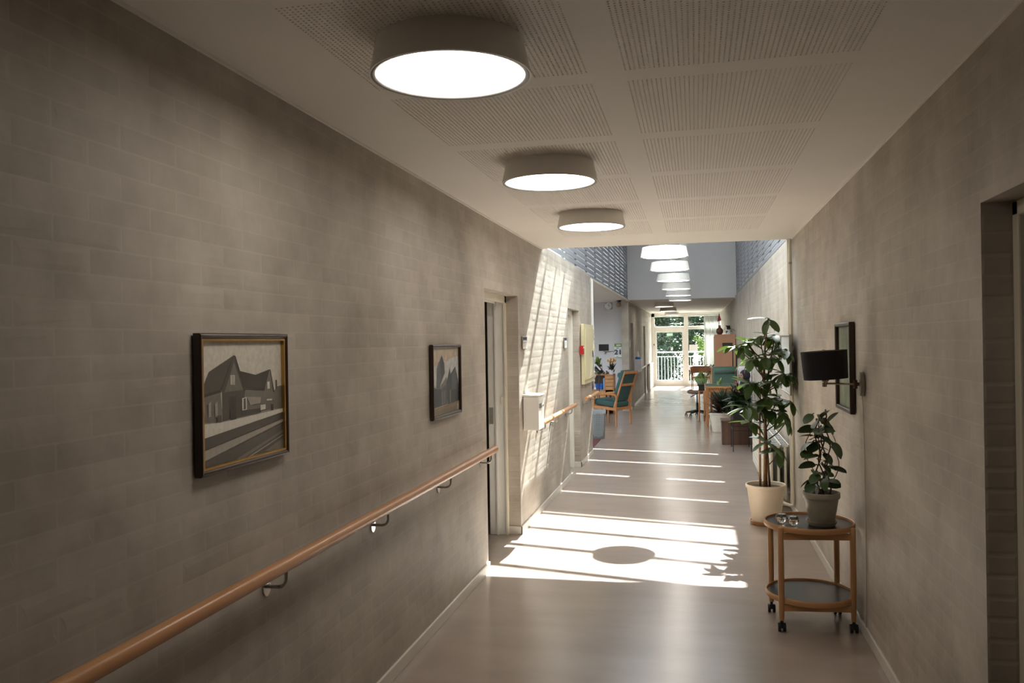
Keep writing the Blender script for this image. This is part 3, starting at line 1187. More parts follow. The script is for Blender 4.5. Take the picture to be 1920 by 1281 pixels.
def frame(label, side, ya, yb, za, zb, wdt, dep, mats, gold, content, name='framed_picture', gap=0.006):
    """Picture hung on the left (side=+1) or right (side=-1) wall; content(u,v polygons) printed on the sheet."""
    xw = XL if side > 0 else XR
    r = empty(name, label, 'picture', (xw, (ya + yb) / 2, za))
    r.location.z = za
    W, Hh = yb - ya, zb - za

    def X(d):
        return side * (gap + d)

    def bx(mb, d0, d1, y0, y1, z0, z1):
        a, b = sorted((X(d0), X(d1)))
        mb.box(a, b, y0, y1, z0, z1)
    f = MB()
    prof_ = ((0.0, 0.0), (0.0, dep - .004), (0.003, dep - .001), (0.006, dep), (wdt - .005, dep - .002), (wdt - .001, dep - .006), (wdt, dep - .009), (wdt, 0.0))
    vs__ = []
    for (ins, d) in prof_:
        for (y, z) in ((-W / 2 + ins, ins), (W / 2 - ins, ins), (W / 2 - ins, Hh - ins), (-W / 2 + ins, Hh - ins)):
            vs__.append((X(d), y, z))
    n_ = len(prof_)
    f.add(vs__, [(a * 4 + k, a * 4 + (k + 1) % 4, ((a + 1) % n_) * 4 + (k + 1) % 4, ((a + 1) % n_) * 4 + k) for a in range(n_) for k in range(4)])
    f.build('frame', mats, r)
    iw, ih = W / 2 - wdt, Hh - wdt
    if gold:
        g_ = MB()
        q = gold
        for (y0, y1, z0, z1) in ((-iw, iw, wdt, wdt + q), (-iw, iw, ih - q, ih), (-iw, -iw + q, wdt + q, ih - q), (iw - q, iw, wdt + q, ih - q)):
            bx(g_, 0.006, dep - 0.005, y0, y1, z0, z1)
        g_.build('gold_fillet', M_GOLD, r)
    p = MB()
    p.keep = True
    mlist = content[0]
    for li, (mi, poly) in enumerate(content[1]):
        d = 0.006 + 0.00012 * li
        pts = []
        for (u, v) in poly:
            yy = -iw + 2 * iw * u
            if side < 0:
                yy = iw - 2 * iw * u
            pts.append((X(d), yy, ih - (ih - wdt) * v))
        p.add(pts, [tuple(range(len(pts)))] if side > 0 else [tuple(range(len(pts)))], mi)
    p.build('print', mlist, r)
    g_ = MB()
    bx(g_, 0.0105, 0.0120, -iw, iw, wdt, ih)
    g_.build('glass', M_PICGLASS, r)
    bk = MB()
    bx(bk, 0.0, 0.004, -iw, iw, wdt, ih)
    bk.build('backing', M_DARKWOOD, r)
    return r


M_PICGLASS = glassy('picture_glass', (0.98, 0.98, 0.98), 0.03, 0.02)


def q1(x, y):
    u = (x - 132) / 610.0
    top = 150 + 8 * u
    bot = 1168 - 168 * u
    v = (y - top) / (bot - top)
    u2 = u / (1 + 0.2 * (1 - u))          # undo the foreshortening
    return (min(max(u2, 0), 1), min(max(v, 0), 1))


def P(pts, q=q1):
    return [q(*p) for p in pts]


full = [(0, 0), (1, 0), (1, 1), (0, 1)]
st = [(0, full)]
st.append((1, P([(132, 700), (742, 640), (742, 700), (132, 930)])))
st.append((2, P([(660, 600), (700, 520), (742, 510), (742, 690), (660, 690)])))          # far shed
st.append((3, P([(692, 470), (704, 470), (704, 540), (692, 540)])))                      # chimney
st.append((2, P([(132, 590), (290, 540), (300, 790), (132, 800)])))                      # side wall
st.append((3, P([(132, 590), (205, 405), (390, 278), (290, 540)])))                      # left roof
st.append((4, P([(132, 590), (290, 540), (296, 560), (132, 612)])))                      # eaves
st.append((3, P([(300, 560), (300, 785), (450, 745), (470, 545), (390, 278), (290, 540)])))   # gable front
st.append((2, P([(318, 560), (390, 330), (452, 545)])))
st.append((4, P([(390, 278), (402, 284), (474, 548), (460, 552)])))
st.append((4, P([(390, 278), (380, 290), (284, 545), (298, 548)])))
st.append((4, P([(428, 398), (545, 430), (650, 388), (610, 552), (474, 545)])))          # middle and right roof
st.append((2, P([(470, 552), (612, 556), (612, 700), (460, 745)])))
st.append((2, P([(612, 556), (650, 388), (680, 560), (668, 690), (612, 700)])))          # right gable
st.append((4, P([(650, 388), (656, 392), (682, 562), (672, 562)])))
st.append((5, P([(630, 485), (646, 480), (648, 535), (630, 538)])))
st.append((5, P([(362, 430), (392, 430), (392, 505), (362, 503)])))                      # gable window
for x in (371, 381):
    st.append((3, P([(x, 432), (x + 4, 432), (x + 4, 503), (x, 503)])))
st.append((4, P([(355, 600), (398, 590), (398, 770), (355, 778)])))                      # door
for x in (150, 196, 244):
    st.append((1, P([(x, 650), (x + 18, 632), (x + 18, 745), (x, 755)])))
st.append((5, P([(442, 608), (476, 598), (476, 694), (442, 702)])))
st.append((3, P([(452, 612), (468, 607), (468, 690), (452, 696)])))
st.append((1, P([(478, 596), (580, 600), (575, 645), (500, 660)])))                      # awning
st.append((4, P([(430, 704), (578, 684), (578, 715), (430, 748)])))
st.append((5, P([(575, 660), (612, 655), (612, 690), (575, 700)])))
st.append((5, P([(622, 615), (660, 612), (660, 625), (622, 628)])))
st.append((4, P([(650, 655), (668, 655), (668, 700), (650, 702)])))
st.append((3, P([(255, 740), (285, 735), (288, 806), (258, 810)])))                      # figure by the wall
st.append((5, P([(132, 812), (300, 790), (742, 684), (742, 712), (132, 925)])))          # platform
st.append((3, P([(132, 925), (742, 715), (742, 760), (132, 1020)])))                     # track bed
st.append((1, P([(132, 1025), (742, 765), (742, 785), (132, 1105)])))                    # path
st.append((3, P([(132, 1110), (742, 790), (742, 1000), (132, 1168)])))
st.append((2, P([(380, 1080), (742, 845), (742, 860), (440, 1070)])))
st.append((1, P([(470, 1060), (742, 880), (742, 886), (480, 1064)])))
st.append((2, P([(600, 1010), (742, 905), (742, 985), (640, 1015)])))
frame('dark framed black-and-white photograph of an old gabled station with gold inner edge', 1, 2.222, 2.771, 1.232, 1.660, 0.017, 0.024, M_FRAMEDK, 0.007, (SH, st))


def q2(x, y):
    u = (x - 128) / 188.0
    top = 128 - 0 * u
    bot = 690 - 50 * u
    return (min(max(u, 0), 1), min(max((y - top) / (bot - top), 0), 1))


st = [(0, full),
      (1, P([(128, 300), (180, 240), (316, 200), (316, 420), (128, 440)], q2)),
      (0, P([(128, 128), (316, 128), (316, 170), (230, 240), (128, 210)], q2)),
      (1, P([(215, 330), (240, 250), (300, 235), (310, 300), (260, 330)], q2)),
      (2, P([(155, 460), (160, 300), (170, 250), (186, 225), (195, 188), (202, 225), (212, 255), (214, 330), (175, 460)], q2)),
      (3, P([(180, 230), (195, 188), (212, 260), (214, 335), (190, 400)], q2)),
      (4, P([(172, 462), (226, 365), (232, 430), (182, 462)], q2)),
      (2, P([(128, 440), (160, 462), (186, 462), (230, 425), (230, 590), (132, 625)], q2)),
      (3, P([(224, 420), (238, 350), (248, 290), (256, 345), (290, 283), (302, 350), (314, 430), (316, 570), (232, 600)], q2)),
      (2, P([(262, 360), (290, 300), (300, 400), (300, 470), (262, 480)], q2)),
      (4, P([(246, 480), (256, 470), (256, 580), (246, 584)], q2)),
      (4, P([(190, 490), (198, 484), (198, 590), (190, 594)], q2)),
      (4, P([(206, 484), (214, 478), (214, 585), (206, 588)], q2)),
      (3, P([(128, 460), (186, 468), (188, 600), (132, 618)], q2)),
      (5, P([(128, 630), (316, 565), (316, 640), (128, 690)], q2)),
      (4, P([(128, 655), (316, 600), (316, 612), (128, 668)], q2)),
      (1, P([(300, 590), (308, 588), (308, 640), (300, 642)], q2))]
frame('small dark framed picture of a grey church with pointed spires', 1, 4.476, 5.056, 1.185, 1.610, 0.020, 0.022, M_FRAMEDK, 0, (CH, st))

# green woodland picture on the right wall: mottled print
mg = pm('woodland_print', srgb(136, 146, 124), 0.5, var=0.45, scale=9, stretch=(1, 1, 0.35))
frame('tall dark framed picture in misty greens behind the black lampshade', -1, 5.008, 5.512, 1.182, 1.702, 0.024, 0.028, M_FRAMEDK, 0, ([mg], [(0, full)]))
mg2 = pm('pale_print', srgb(206, 210, 208), 0.4, var=0.15, scale=6)
pp = frame('pale picture in a thin steel frame hung over the heating pipes behind the tall plant', -1, 7.75, 8.60, 1.105, 1.645, 0.018, 0.02, M_STEEL, 0, ([mg2], [(0, full)]), gap=0.050)
for y in (-0.25, 0.25):
    b = MB()
    b.box(-0.0495, -0.003, y - .02, y + .02, 0.40, 0.44)
    b.build('hanger', M_STEEL, pp)

# ------------------------------------------------------------------ letter box, signs, cabinet, alarm
r = empty('letter_box', 'white metal letter box fixed above the short handrail', 'letter box', (XL, 7.05, 0.86))
t = MB()
t.box(0.006, 0.140, 0, 0.26, 0, 0.285)
t.build('body', M_WHITE, r, bevel=0.004)
t = MB()
t.add([(0.004, -0.006, 0.288), (0.146, -0.006, 0.288), (0.146, 0.266, 0.288), (0.004, 0.266, 0.288), (0.004, -0.006, 0.306), (0.15, -0.006, 0.298), (0.15, 0.266, 0.298), (0.004, 0.266, 0.306)],
      [(0, 3, 2, 1), (4, 5, 6, 7), (0, 1, 5, 4), (1, 2, 6, 5), (2, 3, 7, 6), (3, 0, 4, 7)])
t.build('lid', M_WHITE, r, bevel=0.003)
t = MB()
t.box(0.140, 0.1425, 0.02, 0.24, 0.245, 0.28)
t.build('flap', M_PAPER, r)
t = MB()
t.box(0.140, 0.1425, 0.03, 0.15, 0.185, 0.225)
t.build('name_card', M_STEEL, r)
t = MB()
t.tube([(0.139, 0.20, 0.20), (0.148, 0.20, 0.20)], 0.011, 14)
t.build('lock', M_STEEL, r)


def sign(label, y0, y1, z0, z1):
    rr = empty('room_sign', label, 'sign', (XL, y0, z0), group='room signs beside the doorways')
    W, Hh = y1 - y0, z1 - z0
    t = MB()
    t.box(0.005, 0.016, 0, W, 0, Hh)
    t.build('plate', M_STEEL, rr, bevel=0.002)
    t = MB()
    t.box(0.016, 0.0168, W * .06, W * .94, Hh * .05, Hh * .68)
    t.build('paper_insert', M_PAPER, rr)
    t = MB()
    t.box(0.016, 0.0170, W * .12, W * .88, Hh * .74, Hh * .92)
    t.build('dark_strip', M_NAVY, rr)
    t = MB()
    for k in range(3):
        t.box(0.0168, 0.0172, W * .15, W * (.7 - .12 * k), Hh * (.5 - .12 * k), Hh * (.53 - .12 * k))
    t.build('print_lines', M_BAR, rr)
    return rr


sign('silver room sign beside the open cream doorway', 7.03, 7.22, 1.553, 1.664)
sign('silver room sign beside the closed second doorway', 9.37, 9.56, 1.535, 1.660)

r = empty('electric_cabinet', 'cream electric cabinet on the washed wall near the corner', 'cabinet', (XL, 10.80, 1.05))
t = MB()
t.box(0.010, 0.050, 0, 1.02, 0, 0.785)
t.build('body', M_PANEL, r, bevel=0.004)
t = MB()
t.box(0.050, 0.066, 0.06, 0.96, 0.06, 0.725)
dr = t.build('door', M_PANEL, r, bevel=0.003)
t = MB()
t.box(0.066, 0.074, 0.78, 0.80, 0.34, 0.43)
t.build('handle', M_BLACK, dr)
t = MB()
t.box(0.066, 0.0672, 0.86, 0.93, 0.15, 0.40)
t.build('leaflet', M_BLUELT, dr)
r = empty('fire_alarm_button', 'small red fire alarm call point beside the cream cabinet', 'alarm', (XL, 10.70, 1.445))
r.location.y = 10.735
t = MB()
t.box(0.005, 0.055, -0.06, 0.05, 0, 0.11)
t.build('housing', M_RED, r, bevel=0.004)
t = MB()
t.box(0.055, 0.0565, -0.04, 0.03, 0.075, 0.10)
t.build('label_plate', M_PAPER, r)
# crinkled plastic strip hanging down the corner
t = MB()
rnd = random.Random(3)
pa = []
N = 26
for i in range(N + 1):
    z = 1.72 - 0.80 * i / N
    pa.append((XL + 0.03 + rnd.uniform(-.012, .014), YC - 0.03 + rnd.uniform(-.02, .02), z))
t.tube(pa, [0.012 + rnd.uniform(0, .014) for _ in pa], 6)
tag(t.build('plastic_strip', M_FOIL), 'crinkled shiny plastic strip hanging down the wall corner', 'decoration')

# ------------------------------------------------------------------ serving trolley
TC = (0.615, 5.020)
tr = empty('serving_trolley', 'oval oak serving trolley with two black trays on casters', 'trolley', (TC[0], TC[1], 0))


def tray(z, r):
    t = MB()
    t.lathe([(r - .004, -0.016), (r, -0.014), (r + .002, 0.0), (r, 0.014), (r - .003, 0.016), (r - .008, 0.014), (r - .010, 0.002), (r - .010, -0.016), (r - .004, -0.016)], 64, (0, 0, z))
    a = t.build('tray_rim', M_OAKX, tr, smooth=True, auto=50)
    t = MB()
    t.lathe([(0.0005, 0.003), (r - .010, 0.003), (r - .010, -0.010), (0.0005, -0.010)], 64, (0, 0, z))
    b = t.build('tray_top', M_LINO, tr)
    return a


tray(0.565, 0.244)
tray(0.170, 0.242)
LEGS = ((-0.172, -0.180), (-0.198, 0.155), (0.172, 0.176), (0.208, -0.142))
for (lx, ly) in LEGS:
    t = MB()
    t.tube([(lx, ly, 0.062), (lx, ly, 0.10), (lx, ly, 0.30), (lx, ly, 0.566), (lx, ly, 0.572)], [0.0125, 0.0145, 0.017, 0.0165, 0.013], 16)
    lg = t.build('leg', M_OAK, tr, smooth=True, auto=50)
    t = MB()
    t.tube([(lx, ly, 0.045), (lx, ly, 0.066)], 0.008, 10)
    for s_ in (-1, 1):
        t.tube([(lx + s_ * 0.006, ly, 0.024), (lx + s_ * 0.021, ly, 0.024)], [0.024, 0.023], 18)
    t.box(lx - .010, lx + .010, ly - .02, ly + .012, 0.022, 0.050)
    t.build('caster', M_BLACK, lg, smooth=True, auto=40)
for z in (0.524, 0.131):
    for (a, b) in ((0, 3), (1, 2)):
        t = MB()
        t.beam((LEGS[a][0], LEGS[a][1], z), (LEGS[b][0], LEGS[b][1], z), 0.018, 0.036)
        t.build('cross_bar', M_OAKX, tr, bevel=0.002)


def leaf_mesh(name, mat, ln, wd, droop, fold, stalk, pointed=1.0, seg=7):
    """Blade along +X starting after a short stalk; curved down, folded along the midrib."""
    mb = MB()
    v, f = [], []
    for i in range(seg + 1):
        t_ = i / seg
        hw = 0.5 * wd * math.sin(math.pi * min(1, t_ ** 0.85 * 0.97 + 0.03)) ** (0.75 * pointed)
        if i == seg:
            hw = 0.002
        x = stalk + ln * t_
        z = -droop * ln * t_ * t_ + 0.10 * ln * t_
        v += [(x, -hw, z + fold * hw), (x, 0, z), (x, hw, z + fold * hw)]
    for i in range(seg):
        a, b = i * 3, (i + 1) * 3
        f += [(a, b, b + 1, a + 1), (a + 1, b + 1, b + 2, a + 2)]
    mb.add(v, f)
    mb.tube([(0, 0, 0), (stalk * .5, 0, 0.006), (stalk + .01, 0, 0)], 0.0035, 5)
    mb.keep = True
    return mb.mesh(name, mat, True)


def leaf(me, parent, loc, yaw, pitch, roll, sc):
    o = bpy.data.objects.new('leaf', me)
    COL.objects.link(o)
    o.parent = parent
    o.rotation_euler = (roll, pitch, yaw)
    o.location = loc
    o.scale = (sc, sc, sc)
    return o


# potted hoya on the trolley
HC = (0.676, 4.960, 0.5690)
hp = empty('potted_hoya', 'grey stoneware pot with a round-leaved hoya trained up a support', 'potted plant', HC)
t = MB()
t.lathe([(0.0005, 0.010), (0.066, 0.010), (0.068, 0.014), (0.091, 0.150), (0.091, 0.152), (0.098, 0.153), (0.100, 0.158), (0.100, 0.182), (0.098, 0.185), (0.090, 0.185), (0.086, 0.160), (0.0005, 0.160)], 40)
t.build('pot', M_POTGREY, hp, smooth=True, auto=35)
t = MB()
t.lathe([(0.0005, 0.0005), (0.070, 0.0005), (0.083, 0.022), (0.084, 0.026), (0.080, 0.026), (0.072, 0.008), (0.0005, 0.008)], 40)
t.build('saucer', M_POTGREY, hp, smooth=True, auto=35)
t = MB()
t.lathe([(0.0005, 0.172), (0.05, 0.170), (0.088, 0.166)], 24)
t.build('soil', M_SOIL, hp)
for k, (dx, dy) in enumerate(((-.015, 0), (0.02, 0.015), (0.0, -.02), (.035, -.01))):
    t = MB()
    rnd = random.Random(40 + k)
    pa = []
    for i in range(14):
        z = 0.16 + i / 13 * (0.44 + .05 * math.sin(k * 2.1))
        a = i * 0.9 + k * 1.6
        pa.append((dx + 0.016 * math.cos(a), dy + 0.016 * math.sin(a), z))
    t.tube(pa, 0.004, 6)
    t.build('stem', M_BARKDK, hp, smooth=True)
for k in range(3):
    t = MB()
    a0 = k * 2.1 + .3
    pa = [(0.03 * math.cos(a0), .03 * math.sin(a0), .2 + .08 * k)]
    for i in range(1, 8):
        q_ = i / 7
        pa.append((0.03 * math.cos(a0) + .075 * math.sin(q_ * 3.0) * math.cos(a0), .03 * math.sin(a0) + .06 * math.sin(q_ * 3) * math.sin(a0), .2 + .08 * k + .26 * q_))
    t.tube(pa, 0.0025, 5)
    t.build('tendril', M_BARKDK, hp, smooth=True)
HOYA = [(0.667, 1.163), (0.691, 1.202), (0.73, 1.175), (0.724, 1.111), (0.599, 1.166), (0.609, 1.105), (0.582, 1.077), (0.624, 1.072), (0.689, 1.056), (0.741, 1.013), (0.629, 1.014), (0.597, 1.03), (0.586, 0.978), (0.706, 0.952), (0.669, 0.946), (0.721, 0.913), (0.747, 0.892), (0.606, 0.906), (0.626, 0.846), (0.678, 0.833), (0.725, 0.809), (0.594, 0.817), (0.604, 0.784), (0.683, 0.803), (0.702, 0.858), (0.734, 1.073), (0.641, 1.144), (0.706, 1.144), (0.65, 1.03), (0.66, 0.80), (0.64, 0.79), (0.655, 1.12), (0.70, 1.10), (0.66, 1.09), (0.615, 0.96), (0.70, 1.00), (0.69, 0.90), (0.64, 0.88), (0.71, 0.83), (0.62, 0.81)]
ME_HOYA = [leaf_mesh('hoya_leaf', M_HOYA, 0.084, 0.064, d_, 0.15, 0.012, 0.62) for d_ in (0.15, 0.35)]
rnd = random.Random(12)
for i, (lx, lz) in enumerate(HOYA):
    x = lx * 1.0143 - HC[0]
    z = 1.62 + (lz - 1.62) * 1.0143 - HC[2]
    y = rnd.uniform(-.055, .05)
    # the blade's middle is where it was seen; root it towards the stem
    yaw = math.atan2(y * .6 - .02, x) + rnd.uniform(-.5, .5)
    pitch = rnd.uniform(-.2, .9)
    if i in (1, 2):
        pitch = -0.8
    sc = rnd.uniform(.85, 1.15)
    bx_, by_ = x - .05 * math.cos(yaw) * math.cos(pitch), y - .05 * math.sin(yaw) * math.cos(pitch)
    leaf(ME_HOYA[i % 2], hp, (bx_, by_, z + .05 * math.sin(pitch)), yaw, pitch, rnd.uniform(-.7, .9), sc)

# two crystal tealight holders
for i, (gx, gy) in enumerate(((0.462, 4.985), (0.520, 4.925))):
    r = empty('tealight_holder', ('clear crystal tealight holder near the trolley edge, farther from the grey pot', 'clear crystal tealight holder next to the grey stoneware pot')[i], 'candle holder', (gx, gy, 0.5688), group='crystal tealight holders')
    t = MB()
    pr = [(0.0005, 0.0), (0.016, 0.0), (0.026, 0.010), (0.032, 0.024), (0.031, 0.038), (0.025, 0.050), (0.021, 0.050), (0.021, 0.034), (0.0005, 0.032)]
    t.lathe(pr, 14)
    t.build('holder', M_CRYSTAL, r)
    t = MB()
    t.lathe([(0.0005, 0.0335), (0.0185, 0.0335), (0.0185, 0.050), (0.017, 0.0505), (0.0005, 0.048)], 20)
    tl = t.build('tealight', M_CANDLE, r)
    t = MB()
    t.tube([(0, 0, 0.048), (0.001, 0, 0.060)], [0.0035, 0.0012], 6)
    t.build('wick', M_CANDLE, tl)

# ------------------------------------------------------------------ tall plant
PC = (0.580, 7.620, 0.0)
tp = empty('potted_schefflera', 'tall big-leaved umbrella plant in a cream pot by the radiator', 'potted plant', PC)
t = MB()
t.lathe([(0.0005, 0.004), (0.120, 0.004), (0.122, 0.03), (0.158, 0.315), (0.158, 0.318), (0.168, 0.320), (0.171, 0.328), (0.171, 0.343), (0.167, 0.348), (0.158, 0.346), (0.150, 0.315), (0.0005, 0.315)], 44)
t.build('pot', M_POTCREAM, tp, smooth=True, auto=35)
t = MB()
t.lathe([(0.0005, 0.0), (0.126, 0.0), (0.133, 0.012), (0.136, 0.034), (0.131, 0.036), (0.126, 0.014), (0.0005, 0.003)], 44)
t.build('saucer', M_POTTERRA, tp, smooth=True, auto=35)
t = MB()
t.lathe([(0.0005, 0.322), (0.08, 0.326), (0.152, 0.318)], 28)
t.build('soil', M_SOIL, tp)
CL = [(0.616, 7.5, 1.786), (0.551, 7.6, 1.628), (0.433, 7.5, 1.593), (0.68, 7.7, 1.644), (0.337, 7.45, 1.548), (0.771, 7.6, 1.518), (0.681, 7.45, 1.444), (0.472, 7.6, 1.443), (0.582, 7.4, 1.464), (0.701, 7.8, 1.55), (0.80, 7.55, 1.312), (0.726, 7.4, 1.319), (0.545, 7.6, 1.229), (0.463, 7.5, 1.225), (0.626, 7.45, 1.25), (0.416, 7.35, 1.044), (0.602, 7.5, 1.11), (0.707, 7.6, 1.103), (0.538, 7.55, 1.029), (0.80, 7.6, 1.067), (0.731, 7.5, 0.974), (0.644, 7.6, 0.988), (0.445, 7.5, 0.904), (0.587, 7.5, 0.731), (0.696, 7.55, 0.662), (0.77, 7.65, 0.891)]
canes = [((-0.045, 0.0, .30), (-0.043, -.01, .80), (-0.03, -.02, 1.23)),
         ((-0.012, -.02, .30), (-0.004, -.03, .78), (-0.006, -.05, 1.30), (0.01, -.07, 1.55), (0.03, -.11, 1.76)),
         ((0.010, 0.01, .30), (0.004, 0.0, .80), (0.012, -.01, 1.2), (-0.05, -.05, 1.42), (-0.13, -.10, 1.56)),
         ((0.035, -.01, .30), (0.014, -.02, .70), (0.0, -.03, 1.05), (0.05, -.02, 1.4), (0.10, .06, 1.62))]
for k, cp in enumerate(canes):
    t = MB()
    t.tube(cp, [0.0105] + [0.0085] * (len(cp) - 2) + [0.005], 10)
    t.build('cane', M_BARK if k != 3 else M_BARKDK, tp, smooth=True)
ME_L = [leaf_mesh('schefflera_leaf', M_LEAF, 0.158, 0.074, d_, 0.18, 0.022, 0.72) for d_ in (0.05, 0.18, 0.34)]
rnd = random.Random(21)
for ci, (cx, cy, cz) in enumerate(CL):
    c0 = Vector((cx - PC[0], cy - PC[1], cz))
    # twig from the nearest cane
    base = Vector((0.0 + 0.1 * c0.x, -0.03, max(0.45, cz - 0.16)))
    t = MB()
    mid = (base + c0) / 2 + Vector((0, 0, -0.02))
    t.tube([base, mid, c0], [0.006, 0.005, 0.004], 6)
    t.build('twig', M_BARKDK, tp, smooth=True)
    n = rnd.choice((7, 8, 8, 9)) if ci not in (23, 24, 19, 25, 22, 0) else 6
    off = rnd.uniform(0, 6.28)
    for j in range(n):
        yaw = off + j * 6.283 / n + rnd.uniform(-.25, .25)
        # keep clear of the wall on the right
        room = (XR - 0.09) - (cx + 0.2 * math.cos(yaw))
        pitch = rnd.uniform(-0.5, 1.0)
        sc = rnd.uniform(0.8, 1.12)
        if room < 0:
            pitch = 1.1
            sc *= 0.7
        leaf(ME_L[rnd.randrange(3)], tp, c0, yaw, pitch, rnd.uniform(-.3, .3), sc)

# ------------------------------------------------------------------ swing-arm sconce
r = empty('wall_lamp', 'wall lamp with black drum shade on a nickel swing arm', 'wall lamp', (XR, 4.78, 1.365))
t = MB()
prof = []
for k in range(25):
    a = math.pi * 2 * k / 24
    prof.append((math.cos(a) * 0.052, math.sin(a) * 0.066))
vs_ = [(-0.004, p[0], p[1]) for p in prof[:-1]] + [(-0.024, p[0] * .96, p[1] * .96) for p in prof[:-1]] + [(-0.028, p[0] * .8, p[1] * .82) for p in prof[:-1]]
fs = []
for i in range(2):
    for k in range(24):
        fs.append((i * 24 + k, i * 24 + (k + 1) % 24, (i + 1) * 24 + (k + 1) % 24, (i + 1) * 24 + k))
fs.append(tuple(range(48, 72)))
fs.append(tuple(range(23, -1, -1)))
t.add(vs_, fs)
t.build('back_plate', M_POTGREY, r, smooth=True, auto=40)
t = MB()
t.tube([(-0.022, -.01, 0.0), (-0.045, -.01, 0.0)], 0.010, 12)
t.tube([(-0.045, -.01, -0.024), (-0.045, -.01, 0.022)], 0.0105, 14)
t.build('pivot', M_BARKDK, r, smooth=True, auto=40)
t = MB()
t.tube([(-0.045, -.01, 0.000), (-0.205, -.04, 0.006)], 0.0052, 12)
t.tube([(-0.205, -.04, -0.012), (-0.205, -.04, 0.016)], 0.012, 14)
t.build('swing_arm', M_BRASS, r, smooth=True, auto=40)
t = MB()
t.sphere((-0.203, -.04, 0.022), 0.017, 16, 10)
t.tube([(-0.200, -.04, 0.020), (-0.190, -.04, 0.085)], [0.017, 0.015], 14)
t.build('socket', M_BRASS, r, smooth=True)
sh = MB()
tilt = math.radians(-5)
sh.lathe([(0.112, 0.0), (0.118, 0.150), (0.1165, 0.150), (0.1105, 0.0), (0.112, 0.0)], 44)
so = sh.build('shade', M_SHADE, r, smooth=True, auto=40)
so.location = (-0.198, -.04, 0.030)
so.rotation_euler = (0, math.radians(-3.5), 0)
t = MB()
for k in range(3):
    a = k * 2.094 + .5
    t.tube([(0, 0, 0.147), (0.1165 * math.cos(a), 0.1165 * math.sin(a), 0.147)], 0.0014, 5)
t.lathe([(0.0005, 0.158), (0.008, 0.156), (0.010, 0.150), (0.008, 0.142), (0.0005, 0.142)], 14)
sp_ = t.build('spider', M_BRASS, so)
t = MB()
t.sphere((0, 0, 0.09), 0.03, 14, 10, sc=(1, 1, 1.2))
t.tube([(0, 0, 0.04), (0, 0, 0.144)], 0.006, 8)
t.build('bulb', M_PAPER, so, smooth=True)
t = MB()
t.tube([(-0.010, 0.008, -0.055), (-0.006, 0.004, -0.12), (-0.006, -.012, -0.5), (-0.006, -.006, -1.0), (-0.008, -.002, -1.297)], 0.003, 6)
t.build('cord', M_CREAM, r, smooth=True)

# ------------------------------------------------------------------ radiator and pipes
r = empty('radiator', 'long cream triple-panel radiator with slotted top behind the tall plant', 'radiator', (XR, 8.20, 0.0))
RD = 0.205
for k, x in enumerate((-RD, -RD + 0.062, -RD + 0.124)):
    t = MB()
    t.box(x, x + 0.022, 0.0, 2.55, 0.105, 0.600)
    pn = t.build('panel', M_RADI, r, bevel=0.006)
    if k == 0:
        for z in (0.16, 0.22, 0.28, 0.34, 0.40, 0.46, 0.52):
            b = MB()
            b.box(x - 0.003, x, 0.04, 2.51, z, z + 0.030)
            b.build('rib', M_RADI, pn, bevel=0.0015)
t = MB()
for i in range(9):
    x = -RD + 0.004 + i * 0.0195
    t.box(x, x + 0.008, 0.01, 2.54, 0.602, 0.612)
t.build('grille', M_GRILLE, r)
t = MB()
t.box(-RD, -0.035, 0.0, 0.012, 0.598, 0.616)
for k in range(12):
    t.box(-RD, -0.035, 0.20 * k + 0.1, 0.20 * k + 0.112, 0.600, 0.616)
t.box(-RD - .001, -RD + .008, 0, 2.55, 0.600, 0.616)
t.box(-0.113, -0.103, 0, 2.55, 0.600, 0.616)
t.box(-0.043, -0.033, 0, 2.55, 0.600, 0.616)
t.build('top_frame', M_RADI, r)
for y in (0.25, 2.3):
    t = MB()
    t.box(-RD + 0.03, -0.002, y, y + 0.03, 0.0, 0.11)
    t.build('foot', M_RADI, r)
r = empty('heating_pipe', 'pair of cream heating pipes rising from radiator to the ceiling edge', 'pipe', (XR - 0.02, 8.10, 0))
t = MB()
t.tube([(-0.006, 0.02, 0.075), (-0.006, 0.02, ZC - 0.001)], 0.0125, 14)
t.build('supply_pipe', M_CREAM, r, smooth=True, auto=40)
t = MB()
t.tube([(0.003, -0.035, 0.09), (0.003, -0.035, ZC - 0.001)], 0.0125, 14)
t.build('return_pipe', M_CREAM, r, smooth=True, auto=40)
t = MB()
t.tube([(0.003, -0.035, 0.10), (0.0, -0.035, 0.085), (-0.02, -0.03, 0.078), (-0.06, 0.0, 0.085), (-0.10, 0.03, 0.10), (-0.115, 0.070, 0.11)], 0.015, 12)
t.build('elbow', M_CREAM, r, smooth=True, auto=40)
t = MB()
t.lathe([(0.013, 0), (0.025, 0), (0.025, 0.006), (0.013, 0.006)], 20, (-0.006, 0.02, ZC - 0.008))
t.lathe([(0.013, 0), (0.022, 0), (0.022, 0.006), (0.013, 0.006)], 20, (0.003, -0.035, ZC - 0.008))
t.build('collar', M_CREAM, r)
for z in (2.30, 1.0):
    t = MB()
    t.tube([(0.018, -.035, z), (0.003, -.035, z)], 0.006, 8)
    t.lathe([(0.0126, -.01), (0.0155, -.01), (0.0155, .01), (0.0126, .01)], 16, (0.003, -0.035, z))
    t.build('pipe_clip', M_STEEL, r)

